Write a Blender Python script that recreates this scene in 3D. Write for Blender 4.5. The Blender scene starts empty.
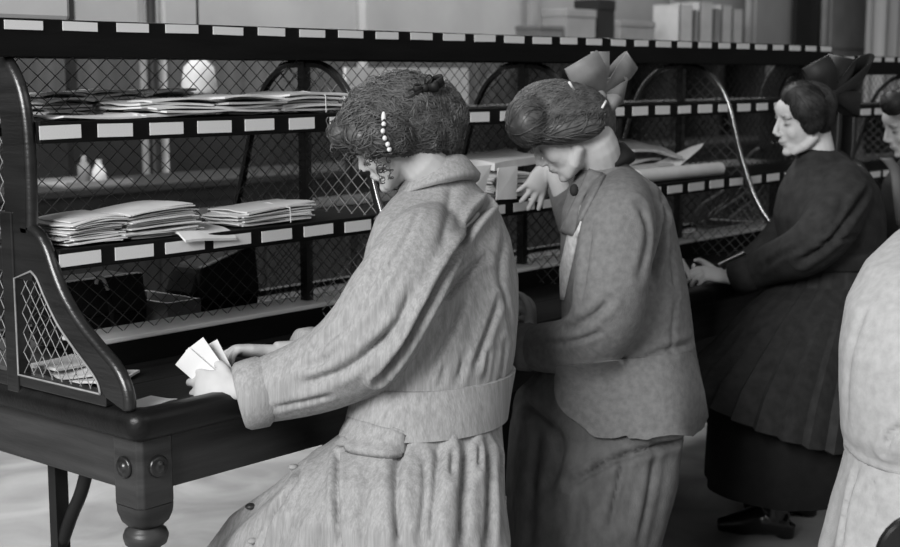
import bpy, bmesh, math, random
import numpy as np
from mathutils import Vector, Matrix
from mathutils.bvhtree import BVHTree
random.seed(7); np.random.seed(7)
S = bpy.context.scene
COL = S.collection
# ------------------------------------------------------------------ camera
CAM_H = 1.58; FPX = 1416.0
TILT = math.atan(199.5/FPX); YAW = math.radians(40.2)
FH = np.array([math.cos(YAW), math.sin(YAW), 0.0])        # horizontal view direction
RH = np.array([math.sin(YAW), -math.cos(YAW), 0.0])       # picture right
UZ = np.array([0, 0, 1.0])
FW = FH*math.cos(TILT) - UZ*math.sin(TILT)
UP = FH*math.sin(TILT) + UZ*math.cos(TILT)
CAMP = np.array([0, 0, CAM_H])
cam_d = bpy.data.cameras.new('camera'); cam = bpy.data.objects.new('camera', cam_d); COL.objects.link(cam)
cam_d.sensor_width = 36; cam_d.lens = 36*FPX/900
m = Matrix((tuple(RH), tuple(UP), tuple(-FW))).transposed().to_4x4(); m.translation = Vector(CAMP); cam.matrix_world = m
cam_d.dof.use_dof = True; cam_d.dof.focus_distance = 3.25; cam_d.dof.aperture_fstop = 4.5
S.camera = cam
# ------------------------------------------------------------------ light
w = bpy.data.worlds.new('room_light'); S.world = w; w.use_nodes = True
w.node_tree.nodes['Background'].inputs[0].default_value = (1, 1, 1, 1)
w.node_tree.nodes['Background'].inputs[1].default_value = 0.17
def area(name, loc, target, sx, sy, power):
    d = bpy.data.lights.new(name, 'AREA'); d.shape = 'RECTANGLE'; d.size = sx; d.size_y = sy; d.energy = power
    o = bpy.data.objects.new(name, d); COL.objects.link(o); o.location = loc
    o.rotation_euler = (Vector(target)-Vector(loc)).to_track_quat('-Z', 'Y').to_euler(); return o
area('window_daylight', (-3.6, 1.1, 4.0), (3.0, 2.2, 0.9), 3.4, 2.6, 820)
area('overhead_fill', (3.4, -2.2, 4.6), (3.6, 2.2, 0.9), 5.0, 2.0, 60)  # added soft overhead fill; no skylight is built
area('hall_daylight', (6.5, 5.6, 4.7), (6.5, 6.4, 0), 9.0, 1.6, 420)
S.view_settings.view_transform = 'Standard'; S.view_settings.look = 'None'
S.view_settings.gamma = 1.0; S.view_settings.use_curve_mapping = False
S.view_settings.exposure = -0.22

# ------------------------------------------------------------------ pixel helpers (placing traced points at real depth)
def ray(x, y): return FW + RH*(x-450)/FPX + UP*(273.5-y)/FPX
def onY(x, y, Y):
    r = ray(x, y); return CAMP + r*(Y-CAMP[1])/r[1]
def onX(x, y, X):
    r = ray(x, y); return CAMP + r*(X-CAMP[0])/r[0]
def onZ(x, y, z):
    r = ray(x, y); return CAMP + r*(z-CAMP[2])/r[2]
def depth(p): return float((np.array(p)-CAMP) @ FH)

# ------------------------------------------------------------------ materials
MATS = {}
def nt(name):
    m = bpy.data.materials.new(name); m.use_nodes = True
    t = m.node_tree; b = t.nodes['Principled BSDF']; return m, t, b
def g3(v): return (v, v, v, 1)
def mat(name, lo, hi, scale=8.0, rough=0.7, stretch=(1, 1, 1), bump=0.0, bscale=None, spec=0.3, detail=5, weave=0.0, coat=0.0, tone=False, dist=0.0, pin=0.0):
    m, t, b = nt(name); N = t.nodes; L = t.links
    tc = N.new('ShaderNodeTexCoord'); mp = N.new('ShaderNodeMapping'); mp.inputs['Scale'].default_value = stretch
    L.new(tc.outputs['Object'], mp.inputs[0])
    n = N.new('ShaderNodeTexNoise'); n.inputs['Scale'].default_value = scale; n.inputs['Detail'].default_value = detail
    n.inputs['Distortion'].default_value = dist
    L.new(mp.outputs[0], n.inputs['Vector'])
    r = N.new('ShaderNodeValToRGB'); r.color_ramp.elements[0].position = 0.3; r.color_ramp.elements[1].position = 0.7
    r.color_ramp.elements[0].color = g3(lo); r.color_ramp.elements[1].color = g3(hi)
    L.new(n.outputs['Fac'], r.inputs[0]); out = r.outputs[0]
    if tone:
        at = N.new('ShaderNodeAttribute'); at.attribute_name = 'tone'
        mx = N.new('ShaderNodeMix'); mx.data_type = 'RGBA'; mx.blend_type = 'MULTIPLY'; mx.inputs[0].default_value = 1
        L.new(out, mx.inputs[6]); L.new(at.outputs['Color'], mx.inputs[7]); out = mx.outputs[2]
    if pin:                                               # thin woven stripes
        mp3 = N.new('ShaderNodeMapping'); mp3.inputs['Scale'].default_value = (95, 95, .7); L.new(tc.outputs['Object'], mp3.inputs[0])
        n3 = N.new('ShaderNodeTexNoise'); n3.inputs['Scale'].default_value = 1; n3.inputs['Detail'].default_value = 2; L.new(mp3.outputs[0], n3.inputs['Vector'])
        r3 = N.new('ShaderNodeValToRGB'); r3.color_ramp.elements[0].position = .34; r3.color_ramp.elements[1].position = .58
        r3.color_ramp.elements[0].color = g3(1-pin); r3.color_ramp.elements[1].color = g3(1); L.new(n3.outputs['Fac'], r3.inputs[0])
        mx3 = N.new('ShaderNodeMix'); mx3.data_type = 'RGBA'; mx3.blend_type = 'MULTIPLY'; mx3.inputs[0].default_value = 1
        L.new(out, mx3.inputs[6]); L.new(r3.outputs[0], mx3.inputs[7]); out = mx3.outputs[2]
    L.new(out, b.inputs['Base Color'])
    b.inputs['Roughness'].default_value = rough; b.inputs['Specular IOR Level'].default_value = spec
    if coat: b.inputs['Coat Weight'].default_value = coat; b.inputs['Coat Roughness'].default_value = 0.15
    if bump:
        n2 = N.new('ShaderNodeTexNoise'); n2.inputs['Scale'].default_value = bscale or scale*4; n2.inputs['Detail'].default_value = 4
        L.new(mp.outputs[0], n2.inputs['Vector'])
        bp = N.new('ShaderNodeBump'); bp.inputs['Strength'].default_value = bump; bp.inputs['Distance'].default_value = 0.01
        L.new(n2.outputs['Fac'], bp.inputs['Height']); L.new(bp.outputs[0], b.inputs['Normal'])
    MATS[name] = m; return m
mat('floor', .22, .44, 2.2, .75, (1, 1, 1), .25, 30, dist=1.2)
mat('plaster', .26, .34, 1.5, .9)
mat('dark_panelling', .05, .10, 2.5, .8, (5, 5, .4))
mat('dado', .014, .022, 3, .7)
mat('wood', .005, .014, 3.2, .33, (1, 1, 9), .12, 14, .5, 6, coat=.25)
mat('wood_long', .003, .007, 3.2, .42, (1, 9, 9), .12, 14, .25, 6, coat=.06)
mat('wood_top', .006, .016, 3.0, .5, (1, 8, 8), .12, 14, .25, 6)
mat('apron_wood', .012, .042, 2.6, .42, (1, 1, 9), .15, 12, .4, 6)
mat('pale_wood', .66, .78, 3, .55, (1, 8, 8), .1, 12)
mat('rail_dark', .002, .005, 4, .6, (1, 6, 6), .1, 14, .15)
mat('polished', .012, .02, 6, .16, spec=.8, coat=1.0)
mat('wire', .03, .05, 20, .45, spec=.5)
mat('wire_pale', .16, .24, 30, .4, spec=.6)
mat('paper', .55, .66, 12, .85, bump=.06, bscale=40)
mat('card', .6, .7, 30, .8)
mat('envelope', .5, .66, 9, .85, bump=.1, bscale=25)
mat('newsprint', .42, .56, 25, .9, bump=.2, bscale=50)
mat('iron', .008, .014, 10, .5)
mat('skin', .42, .5, 14, .6, bump=.05, bscale=120, tone=True)
mat('hair_brown', .04, .10, 40, .45, (1, 1, 1), spec=.5)
mat('hair_dark', .014, .032, 40, .6, spec=.3)
mat('hair_fair', .05, .10, 40, .45, spec=.5)
mat('ribbon_black', .006, .01, 20, .6)
mat('ribbon_grey', .14, .22, 14, .55)
mat('ribbon_dark', .010, .018, 14, .6)
mat('linen_coat', .265, .345, 30, .92, (9, 9, .3), .25, 60, .12, 8, pin=.2)
mat('grey_tweed', .135, .185, 60, .93, (1, 1, 1), .25, 300, .12)
mat('grey_skirt', .09, .14, 30, .93, (1, 1, .6), .2, 250, .12)
mat('collar_dark', .012, .02, 20, .8)
mat('dark_dress', .02, .034, 30, .85, (1, 1, 1), .2, 250, .2)
mat('black_cloth', .006, .010, 30, .85)
mat('pale_coat', .36, .45, 40, .93, (1, 1, 1), .2, 260, .12)
mat('boot', .006, .012, 10, .22, spec=.6)
mat('button', .02, .03, 30, .4, spec=.5)
mat('button_pale', .2, .3, 30, .4, spec=.5)
mat('blouse', .4, .62, 60, .85)
mat('white_box', .5, .58, 6, .8)
mat('curtain', .42, .55, 3, .9, (6, 6, .3))
mat('pipe', .4, .5, 6, .5)
mat('dark_paint', .012, .02, 5, .5)
mat('mid_paint', .10, .14, 4, .7)
mat('grey_paint', .20, .26, 4, .7)
mat('metal_bright', .6, .75, 20, .3)

# ------------------------------------------------------------------ builders
OFF = {}
def setp(o, label=None, cat=None, group=None, kind=None):
    if label: o['label'] = label
    if cat: o['category'] = cat
    if group: o['group'] = group
    if kind: o['kind'] = kind
    return o
def thing(name, loc, label, cat, group=None):
    o = bpy.data.objects.new(name, None); COL.objects.link(o); o.location = loc; o.empty_display_size = .1
    OFF[o.name] = np.array(loc, float); return setp(o, label, cat, group)
def link(name, me, material, parent=None, loc=None):
    o = bpy.data.objects.new(name, me); COL.objects.link(o)
    if parent is not None: o.parent = parent; OFF[o.name] = OFF[parent.name]
    if loc is not None: o.location = loc
    if material and not me.materials: me.materials.append(MATS[material])
    return o
def mesh_from(name, V, Fc, off=None, smooth=True, sharp=None):
    V = np.asarray(V, float)
    if off is not None: V = V - off
    me = bpy.data.meshes.new(name); me.from_pydata(V.tolist(), [], Fc if isinstance(Fc, list) else Fc.tolist()); me.update()
    if smooth: me.polygons.foreach_set('use_smooth', [True]*len(me.polygons))
    if sharp: me.set_sharp_from_angle(angle=math.radians(sharp))
    return me
class MB:
    def __init__(s): s.V = []; s.F = []
    def add(s, V, Fc):
        k = len(s.V); s.V += [tuple(map(float, v)) for v in V]; s.F += [tuple(int(i)+k for i in f) for f in Fc]; return s
    def box(s, a, b):
        x0, y0, z0 = a; x1, y1, z1 = b
        return s.add([(x0,y0,z0),(x1,y0,z0),(x1,y1,z0),(x0,y1,z0),(x0,y0,z1),(x1,y0,z1),(x1,y1,z1),(x0,y1,z1)],
                     [(0,3,2,1),(4,5,6,7),(0,1,5,4),(1,2,6,5),(2,3,7,6),(3,0,4,7)])
    def prism(s, poly, axis, a, b):                       # poly in the two other axes, extruded along axis
        n = len(poly)
        def P(p, v): return (v, p[0], p[1]) if axis == 0 else ((p[0], v, p[1]) if axis == 1 else (p[0], p[1], v))
        return s.add([P(p, a) for p in poly]+[P(p, b) for p in poly],
                     [tuple(range(n))[::-1], tuple(range(n, 2*n))]+[(i, (i+1) % n, n+(i+1) % n, n+i) for i in range(n)])
    def tube(s, pts, rad, n=8, **k): return s.add(*tube(pts, rad, n, **k))
    def strip(s, pts, wid, th):                           # ribbon: path, half-width vectors, thickness
        pts = np.array(pts, float); wid = np.array(wid, float); n = len(pts)
        tan = np.gradient(pts, axis=0); nor = np.cross(tan, wid); nor /= (np.linalg.norm(nor, axis=1)[:, None]+1e-9)
        V = []
        for i in range(n): V += [pts[i]-wid[i]+nor[i]*th, pts[i]+wid[i]+nor[i]*th, pts[i]+wid[i]-nor[i]*th, pts[i]-wid[i]-nor[i]*th]
        Fc = [(0,1,2,3), tuple(4*(n-1)+j for j in (3,2,1,0))]
        for i in range(n-1):
            for j in range(4): Fc.append((4*i+j, 4*i+4+j, 4*i+4+(j+1) % 4, 4*i+(j+1) % 4))
        return s.add(V, Fc)
    def lathe(s, c, prof, n=20):
        V = []; Fc = []
        for r, z in prof:
            for k in range(n): V.append((c[0]+r*math.cos(2*math.pi*k/n), c[1]+r*math.sin(2*math.pi*k/n), c[2]+z))
        for i in range(len(prof)-1):
            for k in range(n): Fc.append((i*n+k, i*n+(k+1) % n, (i+1)*n+(k+1) % n, (i+1)*n+k))
        Fc.append(tuple(range(n))[::-1]); Fc.append(tuple((len(prof)-1)*n+k for k in range(n)))
        return s.add(V, Fc)
    def build(s, name, material, parent=None, smooth=False, bevel=0, sharp=None, offset=None):
        off = OFF[parent.name] if parent is not None else (np.zeros(3) if offset is None else np.array(offset))
        me = mesh_from(name, s.V, s.F, off, smooth, sharp)
        o = link(name, me, material, parent)
        if parent is None and offset is not None: o.location = offset
        if bevel:
            b = o.modifiers.new('bevel', 'BEVEL'); b.width = bevel; b.segments = 2; b.limit_method = 'ANGLE'
        return o
def tube(pts, rad, n=8, flat=None, cap=True):
    pts = np.array(pts, float); k = len(pts)
    rad = np.full(k, rad) if np.isscalar(rad) else np.array(rad, float)
    tan = np.gradient(pts, axis=0) if k > 1 else np.array([[0, 0, 1.]])
    tan /= np.linalg.norm(tan, axis=1)[:, None]+1e-12
    u = np.cross(tan[0], [0, 0, 1.]) if abs(tan[0][2]) < .9 else np.cross(tan[0], [1., 0, 0])
    u /= np.linalg.norm(u); V = []
    ang = np.linspace(0, 2*np.pi, n, endpoint=False)
    for i in range(k):
        u = u - tan[i]*(u @ tan[i]); u /= np.linalg.norm(u)+1e-12; v = np.cross(tan[i], u)
        fx, fy = (1, 1) if flat is None else flat
        V += list(pts[i] + rad[i]*(fx*np.cos(ang)[:, None]*u + fy*np.sin(ang)[:, None]*v))
    Fc = [(i*n+j, i*n+(j+1) % n, (i+1)*n+(j+1) % n, (i+1)*n+j) for i in range(k-1) for j in range(n)]
    if cap: Fc += [tuple(range(n))[::-1], tuple((k-1)*n+j for j in range(n))]
    return V, Fc
def loft(rings, n=40, cap=True):                          # rings: (centre, half-vector a, half-vector b[, fn(theta)->radius factor])
    ang = np.linspace(0, 2*np.pi, n, endpoint=False); V = []
    for r in rings:
        k = r[3](ang) if len(r) > 3 and r[3] is not None else 1.0
        V += list(np.array(r[0]) + (np.cos(ang)*k)[:, None]*np.array(r[1]) + (np.sin(ang)*k)[:, None]*np.array(r[2]))
    m = len(rings)
    Fc = [(i*n+j, i*n+(j+1) % n, (i+1)*n+(j+1) % n, (i+1)*n+j) for i in range(m-1) for j in range(n)]
    if cap: Fc += [tuple(range(n))[::-1], tuple((m-1)*n+j for j in range(n))]
    return V, Fc
def ellipsoid(c, ax, n=16, m=10):
    c = np.array(c, float); A = np.array(ax, float)       # rows: three half-axis vectors
    if A.ndim == 1: A = np.diag(A)
    V = [c+A[2]]
    for i in range(1, m):
        t = math.pi*i/m
        for j in range(n):
            p = 2*math.pi*j/n; V.append(c+A[0]*math.sin(t)*math.cos(p)+A[1]*math.sin(t)*math.sin(p)+A[2]*math.cos(t))
    V.append(c-A[2]); Fc = [(0, 1+j, 1+(j+1) % n) for j in range(n)]
    for i in range(m-2):
        for j in range(n): Fc.append((1+i*n+j, 1+(i+1)*n+j, 1+(i+1)*n+(j+1) % n, 1+i*n+(j+1) % n))
    e = len(V)-1; b = 1+(m-2)*n
    Fc += [(e, b+(j+1) % n, b+j) for j in range(n)]
    return V, Fc
def smooth_path(pts, k=6):
    pts = [np.array(p, float) for p in pts]; out = []
    q = [2*pts[0]-pts[1]]+pts+[2*pts[-1]-pts[-2]]
    for i in range(1, len(q)-2):
        for j in range(k):
            t = j/k; a, b, c, d = q[i-1:i+3]
            out.append(.5*((2*b)+(c-a)*t+(2*a-5*b+4*c-d)*t*t+(3*b-a-3*c+d)*t**3))
    out.append(pts[-1]); return out
def remesh(mb, voxel, it=6, fac=.5):
    me = bpy.data.meshes.new('tmp'); me.from_pydata(mb.V, [], mb.F); me.update()
    bm = bmesh.new(); bm.from_mesh(me); bmesh.ops.recalc_face_normals(bm, faces=bm.faces); bm.to_mesh(me); bm.free()
    o = bpy.data.objects.new('tmp', me); COL.objects.link(o)
    r = o.modifiers.new('r', 'REMESH'); r.mode = 'VOXEL'; r.voxel_size = voxel; r.adaptivity = 0
    if it: s = o.modifiers.new('s', 'SMOOTH'); s.iterations = it; s.factor = fac
    dg = bpy.context.evaluated_depsgraph_get(); ev = o.evaluated_get(dg); me2 = bpy.data.meshes.new_from_object(ev)
    V = np.empty(len(me2.vertices)*3); me2.vertices.foreach_get('co', V); V = V.reshape(-1, 3)
    Fc = [tuple(p.vertices) for p in me2.polygons]
    bpy.data.objects.remove(o); bpy.data.meshes.remove(me); bpy.data.meshes.remove(me2)
    return V, Fc
def normals(V, Fc):
    me = mesh_from('n', V, Fc); N = np.empty(len(V)*3); me.vertices.foreach_get('normal', N); bpy.data.meshes.remove(me)
    return N.reshape(-1, 3)
def pdist(V, pts):
    best = np.full(len(V), 1e9); pts = np.array(pts)
    for a, b in zip(pts[:-1], pts[1:]):
        ab = b-a; t = np.clip(((V-a) @ ab)/(ab @ ab+1e-12), 0, 1); best = np.minimum(best, np.linalg.norm(V-a-t[:, None]*ab, axis=1))
    return best
# ================================================================== the room
X0, X1 = 1.82, 5.96; YF, YC = 2.408, 2.96; ZT = .85
def mir(y): return 2*YC - y
b = MB().box((-6, -5, -.1), (24, 9, 0)); setp(b.build('floor', 'floor'), kind='structure')
b = MB().box((-6, 7.6, 0), (23, 7.75, 4.8)); wb = setp(b.build('wall_back', 'plaster'), kind='structure')
b = MB().box((22.6, -5, 0), (22.75, 7.6, 4.8)); wr = setp(b.build('wall_right', 'plaster'), kind='structure')
b = MB().box((-6, 7.55, 0), (22.6, 7.6, 1.28)); setp(b.build('trim_1', 'dado'), kind='structure')
b = MB().box((22.55, -5, 0), (22.6, 7.55, 1.28)); setp(b.build('trim_2', 'dado'), kind='structure')

b = MB().box((-6, 7.56, 1.28), (22.6, 7.6, 1.7)); setp(b.build('trim_3', 'dark_panelling'), kind='structure')
def bgrect(px0, px1, Y, th=.06):                         # x range of a pixel span on the plane Y
    return onY(px0, 30, Y)[0], onY(px1, 30, Y)[0]
# pipes and posts standing against the back wall
def wallpost(name, px0, px1, Y, material, label, cat, z1=4.6, round_=True, group=None):
    a, c = bgrect(px0, px1, Y); r = (c-a)/2*.72; x = (a+c)/2
    mb = MB()
    if round_: mb.lathe((x, Y, 0), [(r*1.5, 0), (r*1.5, .12), (r, .14), (r, z1), (r*1.2, z1+.01), (r*1.2, z1+.1)], 16)
    else: mb.box((a, Y-.025, 0), (c, Y+.025, z1)); mb.box((a-.015, Y-.03, 0), (c+.015, Y+.03, .15))
    return setp(mb.build(name, material, None, round_, sharp=40), label, cat, group)
wallpost('heating_pipe', 138, 146, 7.2, 'grey_paint', 'grey upright pipe left of the dark pipe behind the top rail', 'pipe')
wallpost('heating_pipe', 146, 157, 7.1, 'dark_paint', 'dark upright pipe between two pale pipes behind the top rail', 'pipe')
wallpost('heating_pipe', 158, 166, 7.2, 'pipe', 'whitish upright pipe right of the dark pipe behind the top rail', 'pipe')
wallpost('heating_pipe', 357, 367, 7.3, 'pipe', 'thin whitish upright pipe alone on the plain back wall', 'pipe')
wallpost('dark_post', 66, 73, 7.0, 'dark_paint', 'dark narrow upright post beside the white box', 'post', round_=False)
wallpost('dark_post', 794, 816, 7.3, 'dark_paint', 'broad black upright post between pale panel and pale door', 'post', round_=False)
wallpost('thin_post', 530, 535, 7.5, 'grey_paint', 'thin grey post left of the cluttered wall shelf', 'post', round_=False)
wallpost('thin_post', 671, 677, 7.5, 'grey_paint', 'thin grey post beside the row of white ledgers', 'post', round_=False)
# wall shelf with boxes and ledgers
a, c = bgrect(537, 746, 7.2); z = onY(600, 42, 7.2)[2]-.05
t = thing('wall_shelf', ((a+c)/2, 7.3, 0), 'long dark wall shelf behind the rack carrying boxes and ledgers', 'shelf')
MB().box((a, 6.95, z-.05), (c, 7.45, z)).build('shelf_board', 'dark_paint', t)
for k in range(5):
    x = a+(c-a)*(k+.02)/4.05; MB().box((x, 6.98, 0), (x+.06, 7.42, z-.05)).build('upright', 'dark_paint', t)
zs = z
def bgbox(name, px0, px1, py0, py1, Y, material, label, cat, group=None, dy=.25, lid=True):
    A = onY(px0, py1, Y); B = onY(px1, py0, Y); mb = MB(); z0 = zs if name != 'x' else A[2]
    h = max(B[2]-z0, .04)
    o = thing(name, ((A[0]+B[0])/2, Y+dy/2, z0), label, cat, group)
    MB().box((A[0], Y, z0), (B[0], Y+dy, z0+h*.8)).build('body', material, o, bevel=.006)
    MB().box((A[0]-.006, Y-.006, z0+h*.78), (B[0]+.006, Y+dy+.006, z0+h)).build('lid', material, o, bevel=.006)
    return o
bgbox('storage_box', 540, 563, 26, 40, 7.0, 'mid_paint', 'grey low box leftmost on the wall shelf', 'box')
bgbox('storage_box', 566, 596, 10, 40, 7.0, 'grey_paint', 'large pale grey box on the wall shelf behind the grey hair bow', 'box')
bgbox('storage_box', 598, 615, 0, 40, 7.05, 'dado', 'tall dark box on the wall shelf', 'box')
bgbox('storage_box', 620, 655, 22, 40, 7.0, 'grey_paint', 'wide flat pale box on the wall shelf left of the ledgers', 'box')
for k, (p0, p1, tp) in enumerate(((680, 692, 4), (694, 698, 10), (700, 712, 2), (714, 720, 8), (722, 731, 5), (733, 742, 9))):
    A = onY(p0, 40, 7.0)[0]; B = onY(p1, 40, 7.0)[0]; zt = onY(p0, tp, 7.0)[2]
    o = thing('ledger', ((A+B)/2, 7.1, zs), '%s in the row of pale ledgers on the wall shelf' % ('first and broad', 'second and thin', 'third, tallest of all', 'fourth, narrow and grey', 'fifth from the left', 'last at the right end')[k], 'book', 'ledgers on the wall shelf')
    MB().box((A+.008, 7.02, zs), (B-.008, 7.28, zt-.01)).build('pages', 'paper', o)
    cv = MB(); cv.box((A, 7.0, zs), (A+.008, 7.3, zt)); cv.box((B-.008, 7.0, zs), (B, 7.3, zt)); cv.box((A, 7.0, zs), (B, 7.02, zt))
    cv.build('cover', 'grey_paint' if k in (1, 3) else 'pipe', o, bevel=.003)
# pale panel, door, curtain to the right
def slabthing(name, p0, p1, Y, z0, z1, material, label, cat, panels=0):
    a, c = bgrect(p0, p1, Y); o = thing(name, ((a+c)/2, Y, z0), label, cat)
    MB().box((a, Y, z0), (c, Y+.06, z1)).build('board', material, o)
    for k in range(panels):
        zz = z0+.2+(z1-z0-.2)*k/panels; MB().box((a+.08*(c-a), Y-.02, zz), (c-.08*(c-a), Y, zz+(z1-z0-.2)/panels-.12)).build('panel', material, o, bevel=.008)
    return o
slabthing('notice_board', 750, 793, 7.4, .9, 2.6, 'plaster', 'plain pale board on the wall left of the black post', 'board', 1)
slabthing('cupboard', 826, 868, 7.2, 0, 2.7, 'grey_paint', 'tall grey panelled cupboard right of the black post', 'cupboard', 3)
mb = MB(); a, c = bgrect(871, 960, 6.8); n = 60; pts = [(a+(c-a)*i/n, 6.8+.06*math.sin(i*.9)+.02*math.sin(i*2.3)) for i in range(n+1)]
mb.prism(pts+[(x, y+.02) for x, y in pts[::-1]], 2, 1.1, 3.2); cu = mb.build('curtain', 'curtain', None, True, sharp=60)
setp(cu, 'white hanging curtain in the far right background', 'curtain')
mb = MB().tube([(a-.1, 6.8, 3.22), (c+.1, 6.8, 3.22)], .02); rod = mb.build('curtain_rod', 'iron', None, True); rod.parent = cu
# dark counter in the hall behind, with a jug and a bottle on it
zc = onY(98, 187, 6.25)[2]
t = thing('hall_counter', (6.0, 6.5, 0), 'dark counter standing in the hall behind the wire mesh', 'counter')
MB().box((3.2, 6.2, zc-.04), (12.4, 6.85, zc)).build('worktop', 'dado', t, bevel=.006)
MB().box((3.25, 6.25, 0), (12.35, 6.8, zc-.04)).build('body', 'dark_paint', t)
for k in range(11): MB().box((3.35+k*.78, 6.235, .1), (4.02+k*.78, 6.25, zc-.12)).build('door', 'dark_paint', t, bevel=.005)
a, c = onY(66, 187, 6.3)[0], onY(132, 187, 6.3)[0]
o = thing('enamel_tray', ((a+c)/2, 6.45, zc), 'long pale tray on the dark counter seen through the mesh', 'tray')
MB().box((a, 6.3, zc+.0005), (c, 6.62, zc+.012)).build('base', 'grey_paint', o); MB().box((a, 6.29, zc+.0005), (c, 6.3, zc+.03)).build('rim', 'grey_paint', o); MB().box((a, 6.62, zc+.0005), (c, 6.63, zc+.03)).build('rim', 'grey_paint', o)
p = onY(99, 175, 6.4); o = MB().lathe((p[0], 6.4, zc+.0125), [(.03, 0), (.042, .02), (.036, .06), (.016, .10), (.015, .115), (.02, .12)], 16).build('jug', 'paper', None, True)
setp(o, 'small white jug on the pale tray seen through the mesh', 'jug')
p = onY(84, 175, 6.5); o = MB().lathe((p[0], 6.5, zc+.0125), [(.034, 0), (.034, .085), (.014, .11), (.014, .14)], 12).build('bottle', 'grey_paint', None, True)
setp(o, 'small grey bottle left of the white jug on the tray', 'bottle')
# pale lampshade and white sheet seen through the upper mesh
p = onY(199, 78, 5.2); o = thing('hanging_lamp', (p[0], 5.2, 2.9), 'white lampshade hanging behind the upper mesh above the letters', 'lamp')
MB().lathe((p[0], 5.2, p[2]-.07), [(.075, 0), (.085, .02), (.07, .12), (.03, .16), (.02, .17)], 20).build('shade', 'paper', o, True)
MB().tube([(p[0], 5.2, p[2]+.09), (p[0], 5.2, 4.0)], .006, 6).build('cord', 'iron', o)
A = onY(345, 96, 5.0); B = onY(467, 68, 5.0)
o = thing('white_placard', ((A[0]+B[0])/2, 5.0, 0), 'white placard on a stand behind the mesh, behind the first woman\'s hair', 'placard')
MB().box((A[0], 4.99, A[2]-.06), (B[0], 5.01, B[2])).build('sheet', 'paper', o)
for x in (A[0]+.05, B[0]-.05): MB().box((x-.015, 5.01, 0), (x+.015, 5.04, B[2]-.02)).build('leg', 'dark_paint', o)
MB().box((A[0]+.05, 4.95, 0), (A[0]+.11, 5.1, .03)).build('foot', 'dark_paint', o); MB().box((B[0]-.11, 4.95, 0), (B[0]-.05, 5.1, .03)).build('foot', 'dark_paint', o)

# ================================================================== sorting table
tb = thing('sorting_table', ((X0+X1)/2, YC, 0), 'long dark wooden sorting table with turned legs under the wire rack', 'table')
lipprof = lambda s: [(0, .80), (-.012*s, .806), (-.02*s, .82), (-.02*s, .846), (-.012*s, .862), (.006*s, .868), (.03*s, .866), (.036*s, .85), (.036*s, .80)]
MB().prism([(YF+p[0], p[1]) for p in lipprof(1)], 0, X0+.02, X1-.02).build('table_edge', 'wood_long', tb, True, sharp=50)
MB().prism([(mir(YF)+p[0], p[1]) for p in lipprof(-1)], 0, X0+.02, X1-.02).build('table_edge', 'wood_long', tb, True, sharp=50)
MB().prism([(X0+p[0], p[1]) for p in lipprof(1)], 1, YF+.02, mir(YF)-.02).build('table_edge', 'wood_long', tb, True, sharp=50)
MB().prism([(X1+p[0], p[1]) for p in lipprof(-1)], 1, YF+.02, mir(YF)-.02).build('table_edge', 'wood_long', tb, True, sharp=50)
for x in (X0+.02, X1-.02):
    for y in (YF+.02, mir(YF)-.02): MB().lathe((x, y, 0), [(.02, .80), (.032, .806), (.04, .82), (.04, .846), (.032, .862), (.014, .868), (.001, .8675)], 28).build('edge_corner', 'wood_long', tb, True, sharp=50)
for k in range(4):                                       # desk boards
    y0 = YF+.036+k*(mir(YF)-YF-.072)/4; y1 = y0+(mir(YF)-YF-.072)/4-.002
    MB().box((X0+.036, y0, .81), (X1-.036, y1, .85)).build('plank', 'wood_top', tb, bevel=.002)
for y0, y1 in ((YF+.03, YF+.055), (mir(YF)-.055, mir(YF)-.03)):
    MB().box((X0+.03, y0, .672), (X1-.03, y1, .805)).build('apron', 'apron_wood', tb, bevel=.004)
MB().box((X0+.03, YF+.03, .672), (X0+.055, mir(YF)-.03, .805)).build('apron', 'apron_wood', tb, bevel=.004)
MB().box((X1-.055, YF+.03, .672), (X1-.03, mir(YF)-.03, .805)).build('apron', 'apron_wood', tb, bevel=.004)
def leg(x, y):
    h = .05; ch = .012
    o = MB().prism([(x-h+ch, y-h), (x+h-ch, y-h), (x+h, y-h+ch), (x+h, y+h-ch), (x+h-ch, y+h), (x-h+ch, y+h), (x-h, y+h-ch), (x-h, y-h+ch)], 2, .645, .80).build('leg', 'apron_wood', tb, bevel=.003)
    # shoulder narrowing to the turning, then the turned shaft
    n = 24; rings = []
    for z, r, sq in ((.645, 1, 1), (.625, .99, .9), (.605, .9, .6), (.597, .8, .3)):
        rings.append(((x, y, z), (h*r*(1.0+.22*sq), 0, 0), (0, h*r*(1.0+.22*sq), 0), (lambda a, s=sq: (1-s)+s*np.minimum(1/np.maximum(np.abs(np.cos(a)), np.abs(np.sin(a))), 1.25)/1.22)))
    sh = MB().add(*loft(rings, 32)); sh.build('shoulder', 'apron_wood', o, True, sharp=50)
    MB().lathe((x, y, 0), [(.032, 0), (.036, .03), (.026, .07), (.03, .1), (.034, .3), (.042, .48), (.034, .53), (.031, .545), (.046, .553), (.05, .565), (.05, .572), (.046, .583), (.036, .59), (.034, .6)], 28).build('turning', 'apron_wood', o, True)
    sx = -1 if x < 3.9 else 1; sy = -1 if y < YC else 1
    for ax in (0, 1):                                    # round bolt covers
        mb = MB().lathe((0, 0, 0), [(.024, 0), (.025, .004), (.021, .009), (.014, .007), (.011, .012), (.004, .015), (.001, .015)], 20)
        V = []
        for vx, vy, vz in mb.V:
            V.append((x+sx*(h+vz-.001), y+vx, .735+vy) if ax == 0 else (x+vx, y+sy*(h+vz-.001), .735+vy))
        bo = MB(); bo.V = V; bo.F = mb.F; bo.build('bolt_cover', 'wood', o, True)
    return o
for x in (X0+.055, X1-.055):
    for y in (YF+.058, mir(YF)-.058): leg(x, y)
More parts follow.
